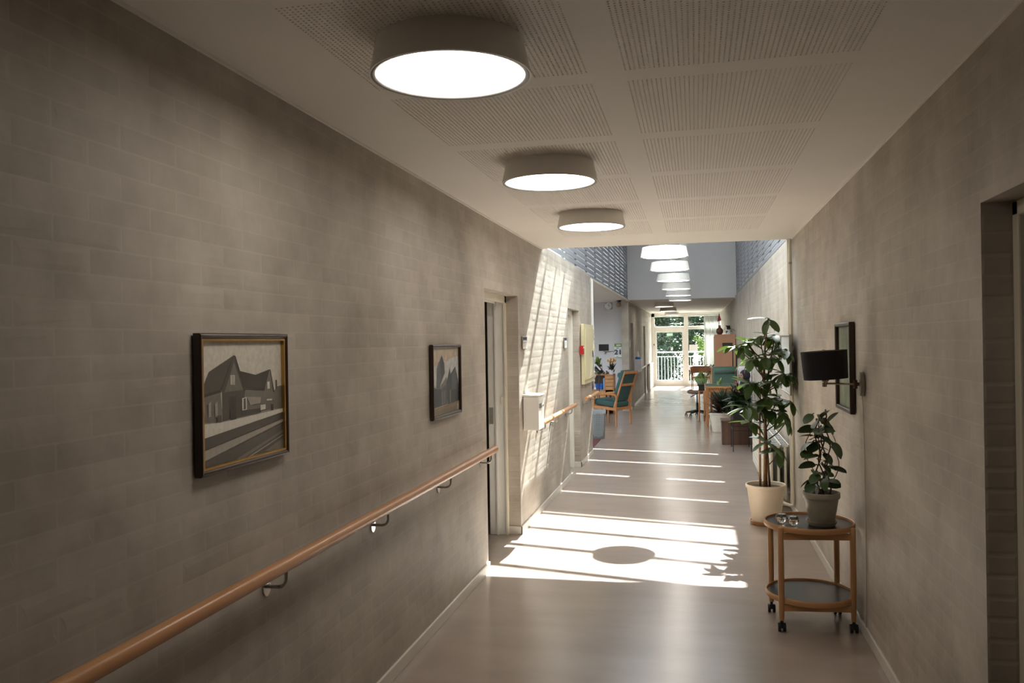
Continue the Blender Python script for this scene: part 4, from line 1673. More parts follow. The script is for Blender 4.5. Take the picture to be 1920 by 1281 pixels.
# ================================================================== ALCOVE SIDE
# ------------------------------------------------------------------ high-back chair (one design, two chairs)
def high_back_chair(label, loc, rz, cloth=None):
    """Faces local +Y; seat 0.55 wide."""
    cloth = cloth or M_GREEN_F
    r = empty('high_back_chair', label, 'chair', loc, rz, group='green high-back armchairs')
    hw = 0.275
    for s_ in (-1, 1):
        t = MB()                                   # rear leg running up into the back stile
        t.tube([(s_ * hw, -0.02, 0.0), (s_ * hw, -0.02, 0.25), (s_ * hw, -0.01, 0.42)], [0.016, 0.020, 0.020], 10)
        t.build('leg', M_PINE, r, smooth=True, auto=50)
        t = MB()
        t.tube([(s_ * (hw - .03), 0.06, 0.30), (s_ * (hw - .03), -0.02, 0.52), (s_ * (hw - .03), -0.12, 0.80), (s_ * (hw - .03), -0.20, 1.03)], [0.018, 0.020, 0.018, 0.015], 10)
        t.build('back_stile', M_PINE, r, smooth=True, auto=50)
        t = MB()
        t.tube([(s_ * hw, 0.46, 0.0), (s_ * hw, 0.47, 0.30), (s_ * hw, 0.46, 0.56)], [0.016, 0.020, 0.018], 10)
        t.build('leg', M_PINE, r, smooth=True, auto=50)
        t = MB()                                   # bent arm
        t.tube([(s_ * hw, 0.50, 0.585), (s_ * hw, 0.30, 0.600), (s_ * hw, 0.10, 0.605), (s_ * hw, 0.00, 0.590), (s_ * hw, -0.03, 0.54), (s_ * hw, -0.02, 0.42)], [0.020, 0.024, 0.024, 0.022, 0.020, 0.020], 10)
        t.build('arm', M_PINE, r, smooth=True, auto=50)
        t = MB()
        t.beam((s_ * hw, 0.0, 0.32), (s_ * hw, 0.46, 0.36), 0.025, 0.055)
        t.build('side_rail', M_PINE, r, bevel=0.004)
    for (y, z, h) in ((0.46, 0.36, 0.06), (0.0, 0.32, 0.05)):
        t = MB()
        t.beam((-hw, y, z), (hw, y, z), 0.022, h)
        t.build('cross_rail', M_PINE, r, bevel=0.004)
    for (y, z, h) in ((-0.195, 1.005, 0.05), (-0.118, 0.775, 0.045)):
        t = MB()
        t.beam((-hw + .02, y, z), (hw - .02, y, z), 0.022, h)
        t.build('back_rail', M_PINE, r, bevel=0.004)
    t = MB()
    t.obox((0, 0.25, 0.43), (0.255, 0, 0), (0, 0.255, 0.035), (0, -0.008, 0.05))
    t.build('seat_cushion', cloth, r, smooth=True, bevel=0.03, seg=4)
    t = MB()
    t.obox((0, -0.045, 0.755), (0.235, 0, 0), (0, 0.045, 0.016), (0, -0.100, 0.290))
    t.build('back_cushion', cloth, r, smooth=True, bevel=0.03, seg=4)
    t = MB()
    t.tube([(-0.20, -0.06, 0.955), (-0.19, -0.06, 0.955), (0.19, -0.06, 0.955), (0.20, -0.06, 0.955)], [0.03, 0.055, 0.055, 0.03], 16)
    t.build('head_pillow', cloth, r, smooth=True)
    return r


ang = math.atan2(0.5, 0.225)      # direction of the back of the alcove chair
high_back_chair('green high-back armchair at the alcove corner, turned to the pine shelf', (-1.37, 16.06, 0), math.atan2(0.41, -0.91) - math.pi / 2)
high_back_chair('green high-back armchair with a roll pillow behind the table', (0.565, 17.45, 0), math.pi, M_SAGE_F)

# wire waste basket
r = empty('waste_basket', 'round wire mesh waste basket with a clear bag at the alcove corner', 'waste basket', (-1.592, 13.90, 0))
t = MB()
n = 34
for k in range(n):
    a = 2 * math.pi * k / n
    t.tube([(0.105 * math.cos(a), 0.105 * math.sin(a), 0.004), (0.125 * math.cos(a), 0.125 * math.sin(a), 0.47)], 0.0022, 4)
for i in range(24):
    z = 0.006 + i * 0.0200
    rr = 0.105 + 0.02 * z / 0.47
    t.tube([(rr * math.cos(2 * math.pi * k / 28), rr * math.sin(2 * math.pi * k / 28), z) for k in range(29)], 0.0022, 4, cap=False)
t.build('wire_body', M_MESH, r)
t = MB()
t.tube([(0.126 * math.cos(2 * math.pi * k / 28), 0.126 * math.sin(2 * math.pi * k / 28), 0.47) for k in range(29)], 0.005, 6, cap=False)
t.build('top_ring', M_MESH, r, smooth=True)
t = MB()
t.disc((0, 0, 0.005), 0.104, 24)
t.build('base', M_MESH, r)
t = MB()
rnd = random.Random(5)
pr = []
for (rr, z) in ((0.075, 0.03), (0.098, 0.16), (0.104, 0.30), (0.112, 0.46), (0.133, 0.478), (0.136, 0.45), (0.131, 0.41)):
    pr.append((rr, z))
t.lathe(pr, 26)
t.v = [(x + rnd.uniform(-.005, .005), y + rnd.uniform(-.005, .005), z + rnd.uniform(-.012, .012)) for (x, y, z) in t.v]
t.build('bin_bag', M_BAG, r, smooth=True)

# rug
t = MB()
t.box(-2.7, -1.53, 12.35, 13.70, 0.0, 0.008)
tag(t.build('rug', M_RUG), 'red-brown rug on the alcove floor behind the wall corner', 'rug')

# pine shelf unit with things in it
r = empty('shelf_unit', 'pine shelf unit with drawers along the alcove wall', 'shelf', (-1.75, 18.45, 0))
# local x from -1.05 to 0 ; y from 0 (front, towards the viewer) to 0.38
for x in (-1.05, -0.185, -0.003):
    t = MB()
    t.box(x - .018 if x < -.1 else x - .018, x, 0, 0.38, 0, 0.87)
    t.build('side_panel', M_PINE, r, bevel=0.002)
for z in (0.02, 0.52, 0.852):
    t = MB()
    t.box(-1.05, -0.185, 0, 0.38, z, z + 0.018)
    t.build('shelf_board', M_OAKX, r, bevel=0.002)
t = MB()
t.box(-0.185, -0.003, 0, 0.38, 0.852, 0.87)
t.build('shelf_board', M_OAKX, r)
t = MB()
t.box(-1.05, -0.003, 0.37, 0.38, 0, 0.87)
t.build('back_panel', M_DARKWOOD, r)
t = MB()
t.box(-1.03, -0.205, 0.0, 0.018, 0.04, 0.515)
t.build('door', M_OAKX, r, bevel=0.002)
for i in range(4):
    t = MB()
    z = 0.53 + i * 0.08
    t.box(-0.183, -0.022, -0.004, 0.014, z, z + 0.074)
    dw = t.build('drawer', M_OAKX, r, bevel=0.003)
for i, z in enumerate((0.10, 0.30)):
    t = MB()
    t.box(-0.183, -0.022, 0.0, 0.36, z, z + 0.014)
    t.build('shelf_board', M_OAKX, r)
cols = [srgb(150, 40, 40), srgb(190, 190, 196), srgb(60, 60, 70), srgb(170, 120, 60)]
for i in range(4):
    t = MB()
    x = -1.75 - 0.168 + i * 0.036
    t.box(x, x + 0.028, 18.50, 18.68, 0.3145, 0.45 + 0.02 * (i % 2))
    mm = pm('book_cover_%d' % i, cols[i], 0.5)
    tag(t.build('book', mm, bevel=0.002), ('dark red book', 'pale grey book', 'slate book', 'ochre book')[i] + ' standing under the pine drawers behind the chair', 'book', 'books under the pine drawers')
r = empty('storage_crate', 'bright blue plastic crate in the pine shelf', 'crate', (-2.225, 18.48, 0.5385))
t = MB()
for (x0, x1, y0, y1) in ((0, .22, 0, .008), (0, .22, .292, .30), (0, .008, 0, .30), (.212, .22, 0, .30)):
    t.box(x0, x1, y0, y1, 0, 0.125)
t.box(0, .22, 0, .30, 0, 0.008)
t.build('bin', M_BLUE, r, bevel=0.002)
t = MB()
t.box(-.006, .226, -.006, 0.0, 0.105, 0.128)
t.build('rim', M_BLUE, r)
for i, (dx, cc) in enumerate(((0.03, M_LILAC), (0.10, M_POTGREY), (0.16, M_LILAC))):
    t = MB()
    t.sphere((-2.225 + dx + .02, 18.60, 0.60 + .01 * i), 0.030, 12, 8, sc=(1, 2.0, 1.5))
    tag(t.build('folded_cloth', cc, smooth=True), ('white cloth bundle at the outer side of the blue crate', 'grey cloth bundle in the middle of the blue crate', 'white cloth bundle next to the blue folder')[i], 'cloth', 'cloth bundles in the blue crate')
t = MB()
t.box(-1.990, -1.960, 18.47, 18.72, 0.5385, 0.78)
tag(t.build('folder', M_BLUELT, bevel=0.002), 'light blue folder standing beside the blue crate', 'folder')


# leafy helpers for far plants: many blades in one mesh
def tuft(n, ln, wd, spread, droop, seed, up=0.8, h=0.0, flat=1.0):
    mb = MB()
    mb.keep = True
    rnd_ = random.Random(seed)
    for k in range(n):
        a = rnd_.uniform(0, 6.283)
        el = rnd_.uniform(up - spread, up + spread)
        L_ = ln * rnd_.uniform(.6, 1.1)
        pv = Vector((rnd_.uniform(-.03, .03), rnd_.uniform(-.03, .03), rnd_.uniform(0, h)))
        d_ = Vector((math.cos(a) * math.cos(el), math.sin(a) * math.cos(el), math.sin(el)))
        side = Vector((-math.sin(a), math.cos(a), 0))
        vs__ = []
        S = 4
        for i in range(S + 1):
            t_ = i / S
            hw_ = wd * .5 * (math.sin(math.pi * (0.12 + .88 * t_)) if i < S else 0.03)
            p_ = pv + d_ * L_ * t_ + Vector((0, 0, -droop * L_ * t_ * t_))
            vs__ += [p_ - side * hw_, p_ + side * hw_]
        mb.add(vs__, [(2 * i, 2 * i + 2, 2 * i + 3, 2 * i + 1) for i in range(S)])
    return mb


def clamp(mb, zmin=None, xmax=None):
    mb.v = [(min(x, xmax) if xmax is not None else x, y, max(z, zmin) if zmin is not None else z) for (x, y, z) in mb.v]
    return mb


# plant with variegated leaves on the shelf, dark hand-held thing in front
r = empty('potted_ivy', 'bushy yellow-green variegated plant on the pine shelf', 'potted plant', (-2.14, 18.66, 0.870))
t = MB()
t.lathe([(.0005, 0), (.07, 0), (.09, .12), (.085, .12), (.0005, .10)], 20)
t.build('pot', M_POTGREY, r, smooth=True, auto=40)
clamp(tuft(70, 0.22, 0.085, 1.0, 0.25, 4, 0.75, 0.25), 0.02, 0.11).build('foliage', M_LEAFLT, r)
clamp(tuft(45, 0.20, 0.085, 1.0, 0.2, 9, 0.75, 0.25), 0.02, 0.11).build('inner_foliage', M_LEAFDK, r)
r = empty('floor_magnifier', 'dark grey magnifier lamp head leaning on a thin stand before the shelf', 'lamp', (-2.05, 18.22, 0))
t = MB()
t.tube([(0, 0.0, 0.02), (0, 0, 0.62), (0.02, 0, 0.9)], 0.010, 8)
t.tube([(-0.05, 0.0, 0.02), (-0.03, 0, 0.62), (-0.02, 0, 0.9)], 0.008, 8)
t.build('stand', M_BLACK, r)
t = MB()
t.lathe([(.0005, 0), (.13, 0), (.13, .02), (.0005, .025)], 24)
t.build('foot', M_BLACK, r)
t = MB()
t.obox((-0.02, -0.02, 1.03), (0.10, 0, -0.115), (0.030, 0, 0.026), (0, 0.05, 0))
hd = t.build('head', M_BLACK, r, bevel=0.02, seg=3, smooth=True)
t = MB()
t.obox((-0.012, -0.075, 1.042), (0.055, 0, -0.063), (0.012, 0, 0.010), (0, 0.004, 0))
t.build('lens', M_LILAC, hd)
r = empty('flower_pot', 'pale blue pot of orange-yellow tulip-like flowers on the pine shelf', 'potted plant', (-1.815, 18.60, 0.870))
t = MB()
t.lathe([(.0005, 0), (.05, 0), (.065, .10), (.06, .10), (.0005, .085)], 20)
t.build('pot', M_LILAC, r, smooth=True, auto=40)
tuft(40, 0.24, 0.035, 0.5, 0.08, 14, 1.15, 0.10).build('leaves', M_LEAFDK, r)
M_ORANGE = pm('orange_petal', srgb(206, 150, 70), 0.6, var=0.2)
for k in range(10):
    a = k * 0.9
    t = MB()
    rr = 0.03 + 0.065 * ((k * 37) % 10) / 10
    t.sphere((rr * math.cos(a), rr * math.sin(a), 0.27 + 0.03 * ((k * 7) % 3)), 0.020, 10, 7, sc=(1, 1, 1.5))
    t.tube([(0, 0, 0.08), (rr * math.cos(a), rr * math.sin(a), 0.29)], 0.003, 5)
    t.build('flower', M_ORANGE, r, smooth=True)
for i, x in enumerate((-1.985, -1.905)):
    r = empty('bird_figurine', ('small brown bird figurine next to the variegated plant', 'small brown bird figurine next to the orange flowers')[i], 'figurine', (x, 18.56, 0.8705), group='bird figurines on the pine shelf')
    t = MB()
    t.sphere((0, 0, 0.03), 0.03, 12, 8, sc=(1.15, 0.9, 1.0))
    t.build('body', M_DARKWOOD, r, smooth=True)
    t = MB()
    t.sphere((-0.012, -.01, 0.066), 0.015, 10, 7)
    t.tube([(-.022, -.012, .066), (-.036, -.016, .064)], [.004, .001], 6)
    t.build('head', M_BARKDK, r, smooth=True)

# wall-mounted monitor
r = empty('wall_monitor', 'black wall-mounted screen on a bent arm in the alcove', 'monitor', (-2.03, 19.10, 1.454))
t = MB()
t.box(-0.113, 0.113, -0.018, 0.018, -0.075, 0.075)
t.build('screen', M_BLACK, r, bevel=0.004)
t = MB()
t.tube([(0.0, 0.02, -0.06), (0.0, 0.10, -0.10), (0.05, 0.12, -.10)], 0.012, 8)
t.sphere((0.02, 0.06, -0.12), 0.035, 12, 8)
t.tube([(0.04, 0.12, -0.10), (0.105, 0.20, -0.10), (0.110, 0.898, -.10)], 0.012, 8)
t.build('arm', M_STEEL, r, smooth=True)
# clock and sounder on the alcove wall
r = empty('wall_clock', 'square-framed white round clock high on the alcove wall', 'clock', (-1.99, 20.0, 2.36))
t = MB()
t.box(-0.105, 0.085, -0.045, -0.003, -0.01, 0.150)
t.build('back_box', M_STEEL, r, bevel=0.02, seg=3)
t = MB()
t.lathe([(.0005, .0), (.075, .0), (.082, .012), (.0005, .02)], 28)
t.v = [(p[0] - .005, -0.045 - p[2], p[1] + .07) for p in t.v]
fc = t.build('dial', M_PAPER, r, smooth=True, auto=40)
t = MB()
t.beam((-.005, -.067, .07), (-.005, -.067, .12), .006, .003, up=(0, 1, 0))
t.beam((-.005, -.067, .07), (.03, -.067, .075), .006, .003, up=(0, 1, 0))
t.build('hands', M_BLACK, fc)
t = MB()
t.lathe([(.0005, .0), (.058, .0), (.052, .03), (.0005, .045)], 24)
t.v = [(p[0] - 1.755, 19.917 - p[2], p[1] + 2.45) for p in t.v]
M_PEACH = pm('peach_plastic', srgb(196, 164, 134), 0.5)
tag(t.build('smoke_sounder', M_PEACH, smooth=True, auto=40), 'small peach round sounder beside the clock', 'sounder')

# day calendar with 21
r = empty('day_calendar', 'tear-off day calendar reading 21 under a green header', 'calendar', (-1.765, 19.917, 1.20))
t = MB()
t.box(-0.098, 0.098, -0.010, 0.0, 0, 0.335)
t.build('card', M_GREENPR, r)
t = MB()
t.box(-0.098, 0.070, -0.016, -0.010, 0.012, 0.262)
t.build('page', M_PAPER, r)


def text(s_, size, mat, parent, loc, name='lettering'):
    cu = bpy.data.curves.new(name, 'FONT')
    cu.body = s_
    cu.size = size
    cu.align_x = 'CENTER'
    cu.extrude = 0.0006
    cu.offset = size * 0.028
    tmp = bpy.data.objects.new(name, cu)
    COL.objects.link(tmp)
    dg = bpy.context.evaluated_depsgraph_get()
    me = bpy.data.meshes.new_from_object(tmp.evaluated_get(dg))
    COL.objects.unlink(tmp)
    bpy.data.objects.remove(tmp)
    me.materials.clear()
    me.materials.append(mat)
    o = bpy.data.objects.new(name, me)
    COL.objects.link(o)
    o.parent = parent
    o.location = loc
    o.rotation_euler = (math.pi / 2, 0, 0)
    o.scale = (1.15, 1, 1)
    return o


text('21', 0.160, M_NAVY, r, (-0.014, -0.0167, 0.082))
t = MB()
t.box(-0.055, 0.055, -0.0112, -0.0100, 0.283, 0.315)
t.build('month_strip', M_PAPER, r)
t = MB()
t.box(-0.06, 0.0, -0.0166, -0.016, 0.225, 0.240)
t.build('weekday_print', M_NAVY, r)
t = MB()
t.box(-0.06, -.01, -0.0166, -0.016, 0.030, 0.040)
t.build('small_print', M_NAVY, r)

# far left wall: dispenser with figurine, switch, panel at the end
r = empty('wall_dispenser', 'grey box dispenser fixed to the far wall beside the handrail', 'dispenser', (FX, 20.80, 0.84))
t = MB()
t.box(0.002, 0.175, 0, 0.20, 0, 0.30)
t.build('body', M_LILAC, r, bevel=0.008)
t = MB()
t.box(0.175, 0.18, 0.02, 0.18, 0.06, 0.27)
t.build('front_cover', M_STEEL, r, bevel=0.003)
r = empty('gnome_figurine', 'small figurine with pale pointed hat and blue base on the dispenser', 'figurine', (FX + 0.085, 20.90, 1.1405))
t = MB()
t.lathe([(.0005, 0), (.07, 0), (.065, .035), (.05, .06), (.0005, .07)], 18)
t.build('base', M_BLUE, r, smooth=True)
t = MB()
t.lathe([(.048, .055), (.036, .10), (.018, .16), (.0005, .215)], 16)
t.build('hat', M_CREAM, r, smooth=True)
t = MB()
t.box(FX + 0.001, FX + 0.012, 19.42, 19.50, 1.45, 1.62)
tag(t.build('light_switch', M_PAPER, bevel=0.002), 'white light switch beside the recessed grey door', 'switch')
r = empty('half_height_panel', 'half-height white panel against the far wall before the balcony door', 'panel', (FX, 26.4, 0))
t = MB()
t.box(0.015, 0.085, 0, 0.05, 0, 0.86)
t.build('post', M_WHITE, r, bevel=0.003)
t = MB()
t.box(0.02, 0.06, 0.05, 2.6, 0.04, 0.80)
t.build('board', M_CREAM, r)
t = MB()
t.box(0.018, 0.075, 0.0, 2.6, 0.80, 0.84)
t.build('cap', M_WHITE, r)
t = MB()
t.box(-1.40, -1.37, YE - 0.025, YE - 0.001, 1.41, 1.47)
tag(t.build('door_button', M_BARKDK, bevel=0.003), 'small brown door button on the white window frame', 'switch')

# ================================================================== FURNITURE ON THE PLANT SIDE
# planter on wire stand, wooden box
r = empty('wire_planter', 'black box planter with red flowers on a thin black wire stand', 'planter', (0.632, 12.66, 0))
for (x, y) in ((-.125, -.29), (.125, -.29), (-.125, .29), (.125, .29)):
    t = MB()
    t.box(x - .006, x + .006, y - .006, y + .006, 0, 0.62)
    t.build('leg', M_BLACKWIRE, r)
for z in (0.30, 0.445):
    t = MB()
    for (x0, x1, y0, y1) in ((-.125, .125, -.296, -.284), (-.125, .125, .284, .296), (-.131, -.119, -.29, .29), (.119, .131, -.29, .29)):
        t.box(x0, x1, y0, y1, z, z + 0.010)
    t.build('ring', M_BLACKWIRE, r)
t = MB()
t.add([(-.115, -.28, .456), (.115, -.28, .456), (.115, .28, .456), (-.115, .28, .456), (-.118, -.283, .63), (.118, -.283, .63), (.118, .283, .63), (-.118, .283, .63)],
      [(0, 3, 2, 1), (0, 1, 5, 4), (1, 2, 6, 5), (2, 3, 7, 6), (3, 0, 4, 7), (4, 5, 6, 7)])
t.build('trough', M_BLACK, r)
fo = MB()
fo.keep = True
for k, (dx, dy) in enumerate(((-.06, -.2), (.05, -.1), (-.04, 0.0), (.06, .1), (-.05, .2), (0.0, -.24))):
    u_ = tuft(34, 0.30, 0.075, 0.7, 0.35, 60 + k, 0.85, 0.20)
    fo.add([(x + dx, y + dy, z + 0.60) for (x, y, z) in u_.v], u_.f)
clamp(fo, None, 0.225).build('foliage', M_LEAFDK, r)
rnd = random.Random(8)
for k in range(9):
    t = MB()
    px, py, pz = rnd.uniform(-.10, .16), rnd.uniform(-.28, .2), rnd.uniform(.80, .98)
    for j in range(5):
        a = j * 1.256
        t.sphere((px + .013 * math.cos(a), py - .005, pz + .013 * math.sin(a)), 0.009, 8, 5)
    t.tube([(px * .3, py * .6, .62), (px, py, pz)], .003, 4)
    t.build('flower', M_PETAL, r, smooth=True)

r = empty('wooden_box', 'brown wooden chest standing behind the wire planter', 'box', (0.600, 13.40, 0))
t = MB()
t.box(-.225, .225, -.20, .20, 0.0, 0.345)
t.build('body', M_DARKWOOD, r, bevel=0.006)
t = MB()
t.box(-.235, .235, -.21, .21, 0.345, 0.372)
t.build('lid', M_DARKWOOD, r, bevel=0.006)

# big white pot with a dark spiky dracaena
r = empty('potted_dracaena', 'large off-white pot with a dark spiky dracaena behind the chest', 'potted plant', (0.390, 15.10, 0))
t = MB()
t.lathe([(.0005, 0), (.118, 0), (.122, .02), (.165, .29), (.165, .295), (.180, .30), (.180, .330), (.165, .330), (.150, .29), (.0005, .29)], 36)
t.build('pot', M_POTWHITE, r, smooth=True, auto=35)
t = MB()
t.lathe([(.0005, .293), (.15, .293)], 24)
t.build('soil', M_SOIL, r)
u_ = tuft(70, 0.52, 0.040, 0.65, 0.30, 31, 0.75, 0.10)
u_.v = [(x, y, z + .29) for (x, y, z) in u_.v]
clamp(u_, .03, .44).build('dark_blades', M_LEAFRED, r)
u_ = tuft(60, 0.50, 0.060, 0.55, 0.25, 33, 0.95, 0.15)
u_.v = [(x + .10, y, z + .29) for (x, y, z) in u_.v]
clamp(u_, .03, .44).build('green_blades', M_LEAFDK, r)

# long table with green top
r = empty('dining_table', 'oak table with a green linoleum top beside the wall', 'table', (0.50, 16.35, 0))
t = MB()
t.box(-.325, .335, -.49, .49, 0.715, 0.742)
t.build('table_top', M_GREEN_T, r, bevel=0.004)
t = MB()
for (x0, x1, y0, y1) in ((-.325, .335, -.505, -.49), (-.325, .335, .49, .505), (-.34, -.325, -.505, .505)):
    t.box(x0, x1, y0, y1, 0.708, 0.744)
t.build('edge_band', M_OAKX, r)
t = MB()
for (x0, x1, y0, y1) in ((-.29, .29, -.46, -.44), (-.29, .29, .44, .46), (-.30, -.28, -.45, .45), (.28, .30, -.45, .45)):
    t.box(x0, x1, y0, y1, 0.635, 0.714)
t.build('apron', M_PINE, r)
for (x, y) in ((-.295, -.455), (.295, -.455), (-.295, .455), (.295, .455)):
    t = MB()
    t.box(x - .025, x + .025, y - .025, y + .025, 0, 0.714)
    t.build('leg', M_PINE, r, bevel=0.004)

# large plush monkey sitting on the chest
r = empty('plush_monkey', 'large dark plush monkey with a pale face sitting on the wooden chest', 'soft toy', (0.730, 13.44, 0.378))
t = MB()
t.sphere((0, 0, 0.25), 0.13, 18, 14, sc=(.80, .85, 1.95))
t.tube([(0, 0, .40), (0.01, 0, .52), (0.015, 0, .64)], [.10, .085, .06], 14)
t.sphere((0.012, 0, 0.665), 0.088, 16, 12, sc=(.95, 1, 1.05))
t.build('body', M_FUR, r, smooth=True)
t = MB()
t.sphere((-0.045, -0.048, 0.650), 0.052, 14, 10, sc=(.8, .8, 1.0))
fc = t.build('face', M_FACE, r, smooth=True)
t = MB()
for (dx, dy) in ((-.078, -.066), (-.048, -.086)):
    t.sphere((dx, dy, 0.668), 0.008, 8, 6)
t.sphere((-.070, -.084, .638), 0.011, 8, 6)
t.build('eyes', M_BLACK, fc, smooth=True)
for s_ in (-1, 1):
    t = MB()
    t.tube([(-0.03, s_ * .09, 0.52), (-0.10, s_ * .10, 0.40), (-0.145, s_ * .09, 0.27), (-.155, s_ * .085, .24)], [0.038, 0.032, 0.028, .02], 10)
    t.build('arm', M_FUR, r, smooth=True)
    t = MB()
    t.tube([(-0.02, s_ * .07, 0.06), (-0.14, s_ * .09, 0.07), (-0.19, s_ * .09, 0.05)], [0.055, 0.048, 0.036], 10)
    t.build('leg', M_FUR, r, smooth=True)

# small flowering plant on the table
r = empty('potted_seedling', 'little light-green seedling in a small pot on the green table', 'potted plant', (0.42, 16.3, 0.7425))
t = MB()
t.lathe([(.0005, 0), (.03, 0), (.038, .06), (.034, .06), (.0005, .05)], 16)
t.build('pot', M_POTGREEN, r, smooth=True, auto=40)
tuft(14, 0.13, 0.05, 0.5, 0.3, 77, 0.9, 0.06).build('leaves', M_LEAFLT, r)

# black-topped side table with spider plant
r = empty('side_table', 'small side table with black top beyond the green table', 'table', (0.160, 17.15, 0))
t = MB()
t.box(-.13, .02, -.26, .26, 0.695, 0.72)
t.build('table_top', M_BLACK, r, bevel=0.004)
t = MB()
t.box(-.11, .005, -.24, .24, 0.60, 0.695)
t.build('drawer_box', M_BLACK, r)
for (x, y) in ((-.10, -.23), (.0, -.23), (-.10, .23), (.0, .23)):
    t = MB()
    t.tube([(x, y, 0), (x, y, .60)], [.014, .018], 8)
    t.build('leg', M_PINE, r, smooth=True)
r = empty('spider_plant', 'pale spider plant in a sage green bowl on the side table', 'potted plant', (0.105, 17.15, 0.7205))
t = MB()
t.lathe([(.0005, 0), (.075, 0), (.115, .05), (.122, .115), (.114, .115), (.10, .06), (.0005, .08)], 28)
t.build('bowl', M_POTGREEN, r, smooth=True, auto=40)
u_ = tuft(220, 0.27, 0.016, 0.7, 0.75, 51, 0.9, 0.07)
u_.v = [(x, y, z + .10) for (x, y, z) in u_.v]
clamp(u_, .012).build('blades', M_LEAFLT, r)

# swivel stool
r = empty('swivel_stool', 'dark swivel stool with five casters beside the tables', 'stool', (0.060, 17.00, 0))
r.location = (0.02, 18.05, 0)
t = MB()
t.sphere((0, 0, 0.50), 0.20, 20, 12, sc=(1.05, 1.0, 0.20))
t.build('seat', M_DARKWOOD, r, smooth=True)
t = MB()
t.tube([(-.19, 0, .50), (-.14, 0, .52), (0, 0, .50)], [.03, .045, .02], 10)
t.build('saddle_nose', M_DARKWOOD, r, smooth=True)
t = MB()
t.tube([(0, 0, .10), (0, 0, .28)], .026, 12)
t.tube([(0, 0, .28), (0, 0, .48)], .015, 12)
t.tube([(-.02, 0, .455), (-.09, -.02, .43), (-.13, -.02, .40)], [.008, .008, .014], 8)
t.build('gas_column', M_BLACK, r, smooth=True, auto=40)
for k in range(5):
    a = k * 1.2566 + .35
    t = MB()
    t.tube([(0, 0, .11), (.17 * math.cos(a), .17 * math.sin(a), .085), (.24 * math.cos(a), .24 * math.sin(a), .075)], [.028, .02, .014], 8)
    bl = t.build('base_arm', M_BLACK, r, smooth=True)
    t = MB()
    cx, cy = .24 * math.cos(a), .24 * math.sin(a)
    for s_ in (-1, 1):
        t.tube([(cx + s_ * .008, cy, .028), (cx + s_ * .026, cy, .028)], .028, 14)
    t.tube([(cx, cy, .03), (cx, cy, .075)], .008, 8)
    t.build('caster', M_BLACK, bl, smooth=True, auto=40)

# low white cabinet against the wall
r = empty('white_cupboard', 'plain white upright cupboard against the wall beyond the radiator', 'cupboard', (0.774, 13.95, 0))
t = MB()
t.box(-.09, .095, -.02, .40, 0.03, 1.155)
t.build('body', M_LILAC, r, bevel=0.006)
t = MB()
t.box(-.075, .085, -.010, .39, 0.0, 0.03)
t.build('plinth', M_BLACK, r)
t = MB()
t.box(-.100, -.09, -.02, .40, 0.04, 1.15)
dr = t.build('door', M_LILAC, r, bevel=0.003)
t = MB()
t.box(-.112, -.10, -.015, 0.0, 0.35, 1.10)
t.build('handle', M_STEEL, dr)

# coat stand: two black poles
r = empty('pole_stand', 'tall black two-pole stand between the green chair and the wall', 'stand', (0.80, 18.2, 0))
for x in (-.035, .045):
    t = MB()
    t.tube([(x, 0, 0.02), (x, 0, 1.44)], .012, 8)
    t.build('pole', M_BLACK, r, smooth=True)
t = MB()
t.box(-.06, .07, -.12, .12, 0, .022)
t.build('foot', M_BLACK, r)
t = MB()
t.tube([(-.035, 0, 1.0), (.045, 0, 1.0)], .008, 6)
t.build('cross_bar', M_BLACK, r)
t = MB()
t.tube([(-.035, 0, 1.42), (.045, 0, 1.42)], .008, 6)
t.build('cross_bar', M_BLACK, r)

# tall cabinet with vase and plant on top
r = empty('tall_cabinet', 'tall beige veneer cabinet end-on against the far wall', 'cabinet', (0.645, 19.05, 0))
t = MB()
t.box(-.218, .218, 0, .80, 0.05, 1.688)
t.build('body', M_BEIGEWOOD, r, bevel=0.003)
t = MB()
t.box(-.222, .220, -.006, .806, 1.688, 1.708)
t.build('top_board', M_BEIGEWOOD, r, bevel=0.003)
t = MB()
t.box(-.20, .21, .02, .78, 0, .05)
t.build('plinth', M_BLACK, r)
for y in (0.02, 0.41):
    t = MB()
    t.box(-.232, -.218, y, y + .37, .07, 1.67)
    d_ = t.build('door', M_BEIGEWOOD, r, bevel=0.002)
    t = MB()
    t.tube([(-.245, y + (.33 if y < .1 else .04), .85), (-.245, y + (.33 if y < .1 else .04), 1.0)], .006, 6)
    t.build('handle', M_STEEL, d_)
t = MB()
t.box(0.582, 0.80, 19.034, 19.0495, 1.352, 1.522)
tag(t.build('black_notice_board', M_BLACK, bevel=0.002), 'small black panel hung on the tall cabinet side', 'panel')
r = empty('vase', 'round brown vase on top of the tall cabinet', 'vase', (0.535, 19.22, 1.7085))
t = MB()
t.lathe([(.0005, 0), (.04, 0), (.068, .035), (.078, .075), (.068, .115), (.036, .145), (.026, .160), (.028, .205), (.022, .205), (.020, .16), (.0005, .15)], 26)
t.build('body', M_BOARD, r, smooth=True)
r2 = empty('table_flag', 'drooping dark red flag on a thin stick in the brown vase', 'flag', (0.535, 19.22, 1.89))
t = MB()
t.tube([(0, 0, 0), (-.008, 0, .30)], .004, 6)
t.build('stick', M_DARKWOOD, r2)
t = MB()
t.keep = False
pts = [(-.008, 0, .30), (.022, .012, .20), (.038, -.005, .14), (.010, .014, .115), (-.02, -.004, .120), (-.050, .012, .090)]
front = [(x, y - .004, z) for (x, y, z) in pts]
back = [(x, y + .004, z) for (x, y, z) in pts]
t.add(front + back, [(0, 1, 2, 3, 4, 5), (11, 10, 9, 8, 7, 6)] + [(i, (i + 1) % 6, 6 + (i + 1) % 6, 6 + i) for i in range(6)])
t.build('cloth', pm('flag_cloth', srgb(132, 36, 52), 0.85, var=0.25, scale=20), r2)
